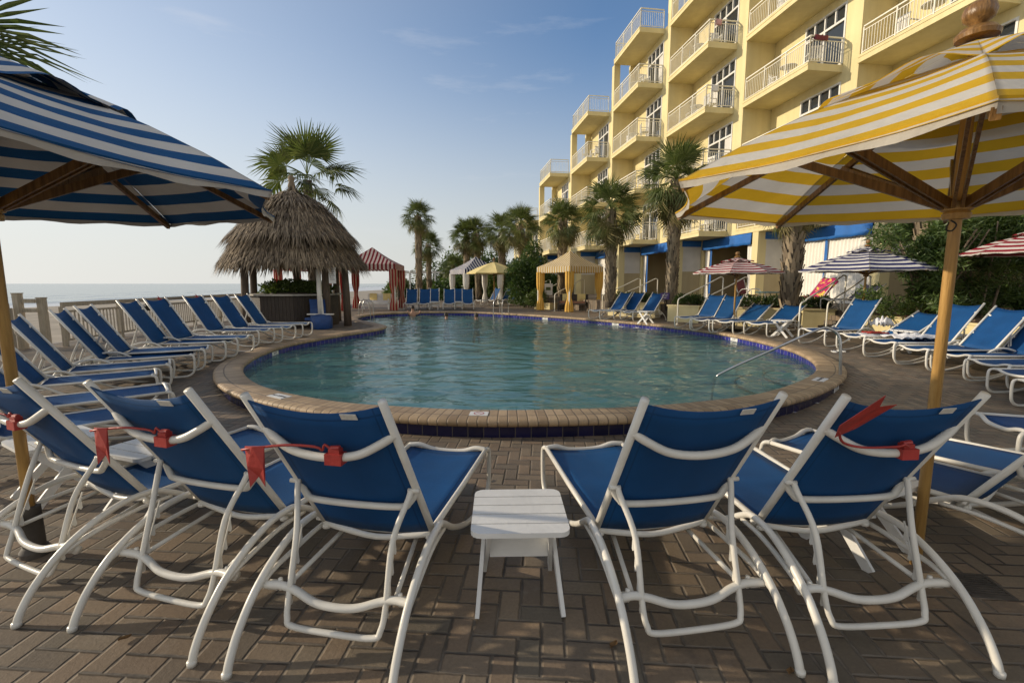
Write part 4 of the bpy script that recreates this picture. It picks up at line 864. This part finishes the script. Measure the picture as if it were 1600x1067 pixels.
for k in range(6): m.box(-.08,.05+.03*(k%2),-.0095,-.0085,.17-.06*k,.182-.06*k)
m.build('print',BLACK,t)
t=thing('notice_sign','small purple sign on a stake in the planter hedge','sign',(5.95,18.0,.76)); m=MB(); m.box(-.17,.17,-.01,.01,.22,.48); m.build('panel',plain('purple_sign',(.09,.06,.20),.5),t); m=MB(); m.box(-.015,.015,.011,.03,-.05,.4); m.build('stake',BLACK,t)
m=MB()
for k in range(3): m.box(-.11+.01*k,.11-.03*k,-.0115,-.0105,.40-.06*k,.415-.06*k)
m.build('print',PLASTIC,t)
t=thing('notice_sign','white notice board at the edge of the big round bush','sign',(2.05,26.0,.5)); m=MB(); m.box(-.02,.02,.0,.03,-.3,.9); m.build('stake',POSTW,t); m=MB(); m.box(-.22,.22,-.02,0,.45,1.1); m.build('panel',PLASTIC,t)
m=MB(); m.box(-.15,.12,-.0215,-.0205,.72,.9); m.build('print',SHRUB2,t)
def fence(pts,label,post=1.9,high=False):
    t=thing('beach_fence',label,'fence',(*pts[0],deck(pts[0][1]))); zt=.95
    P=[Vector((*p,0)) for p in pts]
    for a,b in zip(P,P[1:]):
        L=(b-a).length; n=max(1,round(L/post)); m=MB(); mr=MB()
        for z in (zt,): mr.beam((a.x,a.y,z+deck(a.y)),(b.x,b.y,z+deck(b.y)),.06,.10 if not high else .09)
        for z in (zt-.16,.14): mr.beam((a.x,a.y,z+deck(a.y)),(b.x,b.y,z+deck(b.y)),.04,.05)
        k=int(L/.115)
        for i in range(1,k):
            p=a.lerp(b,i/k); z=deck(p.y); m.box(p.x-.011,p.x+.011,p.y-.011,p.y+.011,z+.16,z+zt-.18)
        mr.build('rails',FENCEW,t,False,True); m.build('picket_panel',FENCEW,t,False,True)
        for i in range(n+1):
            p=a.lerp(b,i/n); z=deck(p.y); m=MB(); m.box(p.x-.04,p.x+.04,p.y-.04,p.y+.04,z-.02,z+zt-.05); m.build('post',FENCEW,t,False,True)
    return t
fence([(-10.15,10.4),(-13.9,36)],'weathered slatted fence running along the beach behind the lounger row')
fence([(-10.75,9.85),(-10.9,6.3),(-10.9,0)],'weathered beach fence section left of the tall gate posts',high=True)
t=thing('gate_post','pair of tall pale wooden gate posts with a latch box in the beach fence','gate post',(-10.35,10.1,.18))
for x,y in ((-.32,-.12),(.02,.05)):
    m=MB(); hh_=1.20 if x<-.1 else 1.10; m.box(x-.06,x+.06,y-.06,y+.06,0,hh_); m.box(x-.07,x+.07,y-.07,y+.07,hh_,hh_+.02); m.build('post',FENCEW,t)
m=MB(); m.box(-.42,.02,-.11,-.07,1.0,1.09); m.box(-.42,.02,-.11,-.07,.80,.88); m.build('cross_rail',FENCEW,t)
m=MB(); m.box(-.47,-.38,-.1,0,1.10,1.19); m.build('latch_box',BLACK,t)
t=thing('fence_lamp','small dark round lamp fixed under the fence top rail','lamp',(-10.45,13.2,.92)); m=MB(); m.lathe([(.0,-.09),(.09,-.085),(.1,0),(.09,.085),(0,.09)],14); o=m.build('housing',BLACK,t,30); o.rotation_euler=(R(90),0,R(70)); m=MB(); m.box(-.02,.02,-.02,.02,.05,.2); m.build('bracket',BLACK,t)
t=thing('pergola','white pergola frame beyond the tall lone palm','pergola',(-9.8,46,0))
for x in (-1.6,-.3,2.2):
    m=MB(); m.box(x-.08,x+.08,-.08,.08,0,2.6); m.build('post',PLASTIC,t)
m=MB(); m.box(-2.1,3.0,-.06,.06,2.6,2.76); m.box(-2.1,3.0,1.0,1.1,2.6,2.76); m.build('beam',PLASTIC,t)
m=MB()
for k in range(9): x=-1.9+.58*k; m.box(x-.03,x+.03,-.4,1.5,2.765,2.86)
m.build('slats',PLASTIC,t)

# ------------------------------------------------------------------ hotel
A=Vector((.144,-.9896,0)); B=Vector((.9896,.144,0)); D=1.546; LB=4.976; HF=3.09; Z0=4.07
def P(j): return Vector((11.5+2.245*(1-j),24.2-4.70*(1-j),0))
hotel=thing('hotel_building','yellow stepped hotel with rows of white railed balconies and blue awnings at ground level','building',(9.3,28.6,TZ))
KT={6:1,5:2,4:3,3:4,2:5,1:6,0:6,-1:6,-2:6,-3:6}
def bm_(*boxes,j,name,mat,parent=hotel,sh=0):
    o=P(j)+A*sh; m=MB(); fn=lambda a,b,z:o+A*a+B*b+Vector((0,0,z))
    for q in boxes: m.box(*q,fn=fn)
    return m.build(name,mat,parent,False,True)
WA0,WA1=2.0,4.2
def window(j,zf,sh=0,b=D,a0=WA0,a1=WA1,h=2.45,sill=.06):
    fw=.07; bx=[(a0,a0+fw,b-.03,b+.09,zf+sill,zf+h),(a1-fw,a1,b-.03,b+.09,zf+sill,zf+h),(a0+fw,a1-fw,b-.03,b+.09,zf+h-fw,zf+h),(a0+fw,a1-fw,b-.03,b+.09,zf+sill,zf+sill+fw)]
    tr=zf+h*.74; n=4; st=(a1-a0)/n
    bx.append((a0+fw,a1-fw,b-.022,b+.08,tr-.045,tr+.045))
    for k in range(1,n):
        a=a0+st*k
        bx.append((a-.03,a+.03,b-.026,b+.085,tr+.045,zf+h-fw))
        if k==2: bx.append((a-.045,a+.045,b-.026,b+.085,zf+sill+fw,tr-.045))
    f=bm_(*bx,j=j,name='window',mat=PLASTIC); bm_((a0+.02,a1-.02,b+.05,b+.07,zf+sill+.01,zf+h-.02),j=j,name='glass',mat=GLASS,parent=f)
    q=(j*7+int(zf*3))%5
    if q<3:
        c0,c1=((a0+.09,a0+.55+.3*q),(a1-.5-.2*q,a1-.09),(a0+.09,a0+.40))[q]
        bm_((c0,c1,b+.044,b+.049,zf+sill+.08,tr-.05),j=j,name='window_curtain',mat=CANVAS,parent=f)
    return f
def railing(j,zf,parent,term=False):
    o=P(j); m=MB(); fn=lambda a,b,z:o+A*a+B*b+Vector((0,0,z)); a0,a1,b0,b1=.08,4.14,.04,D-.05
    def run(p,q):
        p,q=Vector((*p,0)),Vector((*q,0)); L=(q-p).length; W=lambda u,z:fn(u.x,u.y,z)
        m.beam(W(p,zf+1.05),W(q,zf+1.05),.05,.05); m.beam(W(p,zf+.90),W(q,zf+.90),.025,.03); m.beam(W(p,zf+.10),W(q,zf+.10),.025,.03)
        n=int(L/.12)
        for i in range(1,n): u=p.lerp(q,i/n); m.beam(W(u,zf+.115),W(u,zf+.885),.016,.016,A)
        k=max(1,round(L/1.35))
        for i in range(k+1): u=p.lerp(q,i/k); m.beam(W(u,zf),W(u,zf+1.02),.045,.045,A)
    run((a0,b0),(a1,b0)); run((a1,b0),(a1,b1))
    if term: run((a0,b0),(a0,D+1.2))
    return m.build('railing',RAILP,parent,False,True)
for j in range(-2,7):
    kt=KT[j]; zt=Z0+kt*HF
    # masonry of the rear wall, storey by storey, with the window opening left free
    bx=[]
    for k in range(kt):
        z0=Z0+.28+k*HF; z1=Z0+(k+1)*HF+(.28 if k==kt-1 else .28)
        if k==kt-1: z1=Z0+(k+1)*HF
        bx+=[(.0,WA0,D,D+.3,z0,z1),(WA1,LB,D,D+.3,z0,z1),(WA0,WA1,D,D+.3,z0+2.45,z1)]
    bm_(*bx,j=j,name='rear_wall',mat=YEL)
    bm_((.0,LB,D,D+.3,Z0-.001+.0,Z0+.28),j=j,name='rear_wall',mat=YEL)
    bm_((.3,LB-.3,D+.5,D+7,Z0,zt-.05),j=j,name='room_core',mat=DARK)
    for k in range(kt+1):
        z=Z0+k*HF
        if k<kt:
            # step wall facing the camera at the far end of the balcony
            if k==kt-1 and kt<6:
                bm_((-.42,.0,.0,.42,z+.28,z+HF),j=j,name='corner_column',mat=YEL); bm_((-.25,.0,1.15,D,z+.28,z+HF),j=j,name='step_wall',mat=YEL)
            else: bm_((-.25,-.002,.301,D,z+.28,z+HF),j=j,name='step_wall',mat=YEL)
        s=bm_((-.02 if k else .0,4.2,-.04,D+(.0 if k<kt else -.0),z,z+.28),j=j,name='balcony',mat=YEL)
        bm_((.0,4.2,-.06,-.042,z+.19,z+.285),j=j,name='slab_lip',mat=YEL,parent=s)
        railing(j,z+.28,s,k==kt and kt<6)
        if k<kt: window(j,z+.28)
    bm_((-.45,LB-.05,D+.002,D+9,zt,zt+.279),j=j,name='roof_slab',mat=YEL)
    # ground storey: open cabana rooms with awnings, moved out towards the camera
    sh=1.8; g0,g1=TZ-.02,Z0-.004
    bm_((LB-.42,LB,D-.02,D+.42,g0,g1),j=j,name='pier',mat=YEL,sh=sh)
    bm_((.0,.20,D-.01,D+.25,g0,g1),j=j,name='pier',mat=YEL,sh=sh)
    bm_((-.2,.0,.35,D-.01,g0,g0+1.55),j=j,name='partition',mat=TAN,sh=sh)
    bm_((-.2,-.0,.35,D-.01,g0+1.55,g1-.36),j=j,name='partition_canvas',mat=CANVAS,sh=sh)
    bm_((-.2,.012,.35,D-.01,g1-.36,g1-.02),j=j,name='awning_return',mat=AWN,sh=sh)
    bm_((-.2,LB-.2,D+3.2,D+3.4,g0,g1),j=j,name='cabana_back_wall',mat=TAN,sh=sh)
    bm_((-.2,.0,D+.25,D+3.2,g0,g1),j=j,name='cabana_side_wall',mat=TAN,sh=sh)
    bm_((-.2,LB-.2,D+.02,D+3.4,g1+.001,Z0+.2),j=j,name='cabana_ceiling',mat=TAN,sh=sh) if False else None
    o_=P(j)+A*sh; m=MB(); fn=lambda a,b,z:o_+A*a+B*b+Vector((0,0,z))
    def aw(u,v): return fn(.22+(LB-.66)*u,D-.06-.03*v-.012*math.sin(u*23),g1-.02-.56*v+.012*math.sin(u*31)*v)
    m.grid(aw,40,4); a_=m.build('awning',AWN,hotel,True,True); mo=a_.modifiers.new('s','SOLIDIFY'); mo.thickness=.012
    def curtain(a0,a1,b,mat,pinch=0,n=60):
        m=MB(); 
        def f(u,v):
            ac=(a0+a1)/2; wd=(a1-a0)*(1-pinch*math.exp(-((v-.6)/.22)**2)); a=ac+(u-.5)*wd
            return fn(a,b+.035*math.sin(u*(a1-a0)*34+math.sin(v*3))*(1-.3*pinch),g1-.55-(g1-.55-g0-.04)*v)
        m.grid(f,n,10); return m.build('curtain',mat,hotel,True,True)
    if j in (1,4,6): curtain(.25,LB-.45,D+.12,CURT,0,110); m=MB(); m.grid(lambda u,v:fn(2.2+.10*u*(1+.6*math.sin(v*5)),D+.05,g1-.5-2.0*v),2,10); m.build('curtain_tie',AWN,hotel,True,True)
    else:
        curtain(.25,.75,D+.12,CURT,.5,24); curtain(LB-.95,LB-.45,D+.12,CURT,.5,24)
        m=MB(); m.grid(lambda u,v:fn(.78+.16*u,D+.10+.03*math.sin(u*9),g1-.55-2.5*v),6,8); m.build('curtain_tie',AWN,hotel,True,True)
# furniture on balconies and in the cabanas
def bal_chair(label):
    t=thing('balcony_chair',label,'chair',(0,0,0),0,'white chairs on the balconies')
    m=MB(); m.box(-.24,.24,-.22,.24,.40,.43); m.build('seat',PLASTIC,t)
    m=MB()
    for k in range(6): x=-.21+.084*k; m.box(x-.025,x+.025,.22,.245,.43,.86)
    m.box(-.25,.25,.215,.25,.84,.9); m.build('backrest',PLASTIC,t)
    for x in(-1,1):
        for y in (-1,1): m=MB(); m.beam((x*.22,y*.2,.4),(x*.25,y*.24,0),.035,.035,(1,0,0)); m.build('leg',PLASTIC,t)
        m=MB(); m.box(x*.25-.025,x*.25+.025,-.2,.24,.62,.65); m.box(x*.25-.02,x*.25+.02,-.2,-.16,.43,.62); m.build('arm',PLASTIC,t)
    return t
def bal_table(label):
    t=thing('balcony_table',label,'table',(0,0,0),0,'white tables on the balconies'); m=MB(); m.lathe([(.0,.66),(.33,.66),(.35,.675),(.35,.69),(.0,.70)],20); m.build('top',PLASTIC,t)
    m=MB(); m.tube([(0,0,.05),(0,0,.66)],.035,8); 
    for k in range(4): a=R(45+90*k); m.tube([(0,0,.1),(.28*math.cos(a),.28*math.sin(a),0)],.022,6)
    m.build('pedestal',PLASTIC,t); return t
OR=['first','second','third','fourth','fifth','sixth','seventh','eighth']
bch=btb=None
rnd=random.Random(4)
for j in range(0,6):
    for k in range(0,min(KT[j],5)):
        z=Z0+k*HF+.28; bay=OR[5-j]
        for q,(a,b) in enumerate(((3.35+rnd.random()*.3,.75),(1.1+rnd.random()*.5,.8))):
            w=P(j)+A*a+B*b; rz=rnd.random()*6.28; l='white chair on the %s balcony up, %s bay from the far end, %s side'%(OR[k],bay,('near','far')[q])
            if bch is None: bch=bal_chair(l); bch.location=(w.x,w.y,z); bch.rotation_euler[2]=rz
            else: dup(bch,(w.x,w.y,z),rz,l)
        w=P(j)+A*2.3+B*.55; l='round white table on the %s balcony up, %s bay from the far end'%(OR[k],bay)
        if btb is None: btb=bal_table(l); btb.location=(w.x,w.y,z)
        else: dup(btb,(w.x,w.y,z),0,l)
def drape(label,j,k,a,mat,l=.5,wd=.45,side=False):
    z=Z0+k*HF+.28+1.08; o=P(j); b0=.04
    m=MB()
    def f(u,v):
        s=(v-.5)*2; 
        x=a+(u-.5)*wd; off=math.copysign(min(abs(s)*l,.03),s); dz=-max(0,abs(s)*l-.03)
        if side: return o+A*(4.14+off)+B*(.5+(u-.5)*wd)+Vector((0,0,z+dz+.01*math.sin(u*8)))
        return o+A*x+B*(b0+off)+Vector((0,0,z+dz+.01*math.sin(u*8)))
    m.grid(f,6,14); ob=m.build('towel',mat,None,True); mo=ob.modifiers.new('s','SOLIDIFY'); mo.thickness=.01; return tag(ob,label,'towel')
drape('dark red towel hung over the end rail of an upper balcony',1,2,0,MAROON,.22,.6,True)
drape('white towel hung over the balcony end rail below the pale pink towel',2,2,0,TOWEL,.35,.35,True)
drape('pale pink towel hung over a balcony end rail, left of the dark red towel',2,3,0,plain('pale_pink_towel',(.6,.35,.35),.9),.3,.3,True)
# people / seated guest shapes on the balcony are too small to read; poolside furniture
t=thing('patio_chair','maroon sling chair with white frame on the terrace behind the loungers','chair',(9.0,17.6,TZ),R(30))
m=MB(); m.grid(lambda u,v:(-.25+.5*u,-.25+.5*v,.42-.04*math.sin(math.pi*u)),4,4); m.build('seat',MAROON,t,True); m=MB(); m.grid(lambda u,v:(-.25+.5*u,.25+.16*v,.44+.55*v),4,4); m.build('backrest',MAROON,t,True)
for s in (-1,1): m=MB(); m.tube(cr([(s*.28,.42,1.0),(s*.28,.27,.5),(s*.28,.1,.62),(s*.28,-.22,.62),(s*.28,-.28,.4),(s*.28,-.26,0)],4),.018,8); m.tube([(s*.28,.25,.45),(s*.28,.36,0)],.018,8); m.build('side_frame',WHITE,t,True)
t=thing('patio_table','low teal table beside the maroon terrace chair','table',(9.55,17.3,TZ)); m=MB(); m.lathe([(0,.50),(.42,.50),(.43,.53),(0,.54)],20); m.build('top',TEAL,t); 
for k in range(4): a=R(45+90*k); m=MB(); m.tube([(.3*math.cos(a),.3*math.sin(a),.5),(.33*math.cos(a),.33*math.sin(a),0)],.018,8); m.build('leg',WHITE,t)
def sofa(label,loc,rz,mat,cush):
    t=thing('garden_bench',label,'bench',loc,rz); m=MB(); m.box(-.75,.75,-.3,.3,.32,.40); m.box(-.75,.75,.26,.32,.40,.85)
    for k in range(12): x=-.7+.127*k; 
    m.build('frame',mat,t)
    for x in (-.72,.72):
        for y in (-.27,.27): m=MB(); m.box(x-.03,x+.03,y-.03,y+.03,0,.6 if y<0 else .85); m.build('leg',mat,t)
    m=MB(); m.box(-.7,.7,-.28,.24,.405,.50); m.build('seat_cushion',cush,t); 
    for x in (-.4,.4): m=MB(); m.grid(lambda u,v:(x-.22+.44*u,.22-.08*math.sin(math.pi*u)*math.sin(math.pi*v),.5+.38*v),6,6); m.build('pillow',PINK if False else PALEY,t,True)
    return t
sofa('dark wooden bench with cushions under the cream striped cabana',(3.2,24.3,.18),R(-20),BARW,plain('brown_cushion',(.16,.07,.04),.8))
sofa('white cushioned bench under the red striped cabana',(-7.4,25.6,.18),R(-10),PLASTIC,TOWEL)
for j in (2,3):
    w=P(j)+A*(1.8+2.6)+B*(D+1.6); sofa('dark bench in the shade of the open cabana room, %s'%('behind the red striped umbrella' if j==2 else 'next one to the left')+'',(w.x,w.y,TZ),R(-8),BARW,NAVYS)
    w=P(j)+A*(1.8+1.6)+B*(D+3.15); t=thing('wall_television','dark television on the back wall of the %s cabana room'%('open' if j==2 else 'second open'),'television',(w.x,w.y,2.7),R(-82)); m=MB(); m.box(-.5,.5,-.03,.03,-.3,.3); m.build('screen',BLACK,t); m=MB(); m.box(-.1,.1,.03,.06,-.1,.1); m.build('bracket',BLACK,t)
# towels and small things on loungers
def crumple(name,label,loc,mat,s,seed,h=.07):
    m=MB(); m.grid(lambda u,v:((u-.5)*s[0]*(1+.15*math.sin(v*9)),(v-.5)*s[1]*(1+.12*math.sin(u*7)),h*(abs(mnoise.noise((u*4+seed,v*4,0)))+.35*(1-abs(2*u-1))*(1-abs(2*v-1)))),16,16); o=m.build(name,mat,None,True); o.location=loc; mo=o.modifiers.new('s','SOLIDIFY'); mo.thickness=.01; return tag(o,label,'towel')
crumple('towel','crumpled white towel lying on the seat of a right hand lounger',(7.75,8.9,.56),TOWEL,(.75,.5),3,.12)
crumple('towel','white towel folded under a red garment on the lowered right hand lounger',(7.55,9.65,.54),TOWEL,(.5,.45),8,.04)
o=crumple('swim_wear','red garment lying on the folded white towel of the lowered lounger',(7.62,9.62,.575),RED,(.38,.25),5,.06); o['category']='garment'
crumple('towel','white towel piled on the side table under the navy striped umbrella',(8.55,10.6,.63),TOWEL,(.35,.35),4,.3)
for i,(x,y) in enumerate(((6.75,9.55),(6.95,9.62))):
    t=thing('flip_flop','pale flip flop on the paving by the right hand loungers','flip flop',(x,y,deck(y)),R(70+20*i),'flip flops on the paving'); m=MB(); m.lathe([(0,0),(.05,0),(.055,.012),(.05,.02),(0,.02)],12); m.v=[(a*2.4*(1 if b>0 else 1),b,c) for a,b,c in m.v]; m.build('sole',PLASTIC,t,30); m=MB(); m.tube(cr([(-.02,-.045,.02),(.04,0,.05),(-.02,.045,.02)],4),.006,6); m.build('strap',BLACK,t,True)
t=thing('floor_drain','square dark floor grate in the paving at lower right','floor drain',(2.49,2.28,0.0),R(-8)); m=MB()
for k in range(9): m.box(-.12,.12,-.12+.027*k,-.105+.027*k,.0,.006)
m.build('grate',DRAINM,t); m=MB(); m.box(-.14,.14,-.14,-.122,0,.007); m.box(-.14,.14,.122,.14,0,.007); m.box(-.14,-.122,-.122,.122,0,.007); m.box(.122,.14,-.122,.122,0,.007); m.build('rim',DRAINM,t); t.scale=(.8,.8,1); t.scale=(.75,.75,1)

rnd=random.Random(12); LF=plain('dry_leaf',(.20,.11,.04),.9,.3,20); leaf0=None
for x,y in ((-.75,1.92),(1.15,1.72),(-1.75,1.9),(.45,1.86),(-2.9,2.05),(2.9,2.1),(-.2,3.6),(1.0,3.9)):
    if leaf0 is None:
        m=MB(); m.grid(lambda u,v:((u-.5)*.05,(v-.5)*.026*(1-(2*u-1)**2)+.004*math.sin(u*6),.006+.008*(2*v-1)**2+.006*u*u),8,4); leaf0=m.build('dry_leaf',LF,None,True); o=leaf0
        tag(o,'small dry brown leaf fallen on the brick paving in the foreground','leaf','dry leaves fallen on the paving')
    else: o=leaf0.copy(); C.objects.link(o)
    o.location=(x,y,deck(y)+.002); o.rotation_euler=(0,0,rnd.random()*6.28)
# ------------------------------------------------------------------ swimmers
def person(label,loc,rz,pose):
    me=bpy.data.meshes.new('body'); J=pose['J']; me.from_pydata([p for p,_ in J],pose['E'],[]); t=bpy.data.objects.new('person',me); C.objects.link(t); me.materials.append(SKIN)
    t.location=loc; t.rotation_euler=(0,0,rz); tag(t,label,'person',None)
    md=t.modifiers.new('skin','SKIN'); sv=me.skin_vertices[0].data if me.skin_vertices else None
    for i,(_,r) in enumerate(J): me.skin_vertices[0].data[i].radius=(r,r*.85)
    me.skin_vertices[0].data[0].use_root=True
    t.modifiers.new('sub','SUBSURF').render_levels=2
    m=MB(); hx,hy,hz=pose['head']; n=14
    def f(u,v): a=2*math.pi*u; b=(v)*math.pi*.62; return (hx+.092*math.sin(b)*math.cos(a),hy+.02+.108*math.sin(b)*math.sin(a),hz+.118*math.cos(b)+.01)
    m.grid(f,n,8); m.build('hair',pose.get('hair',HAIR),t,True)
    return t
def upright(armout):
    J=[((0,0,-.75),.13),((0,0,-.5),.12),((0,0,-.28),.14),((0,0,-.17),.075),((0,-.005,-.07),.062),((0,-.02,.04),.085),((0,-.015,.13),.07),
       ((.19,0,-.24),.055),((.30*armout,-.12,-.42),.045),((.38*armout,-.34,-.40+.1*armout),.035),((-.19,0,-.24),.055),((-.30*armout,-.12,-.42),.045),((-.38*armout,-.34,-.40+.1*armout),.035),
       ((.11,0,-.95),.085),((.12,-.05,-1.2),.065),((-.11,0,-.95),.085),((-.12,.05,-1.2),.065)]
    E=[(0,1),(1,2),(2,3),(3,4),(4,5),(5,6),(2,7),(7,8),(8,9),(2,10),(10,11),(11,12),(0,13),(13,14),(0,15),(15,16)]
    return dict(J=J,E=E,head=(0,-.015,.05))
person('dark haired swimmer with head above the water, left one of two at the far end',(-3.0,21.0,.12),R(150),upright(1.))
person('dark haired swimmer with head above the water, right one of two at the far end',(-1.6,20.6,.12),R(200),upright(1.))
pp=upright(1.); pp['J'][9]=((.30,-.34,-.10),.035); pp['J'][12]=((-.30,-.34,-.10),.035); pp['J'][8]=((.30,-.14,-.22),.045); pp['J'][11]=((-.30,-.14,-.22),.045)
person('bather resting forearms on the coping at the far left end of the pool',(-4.9,22.75,.36),R(180),pp)
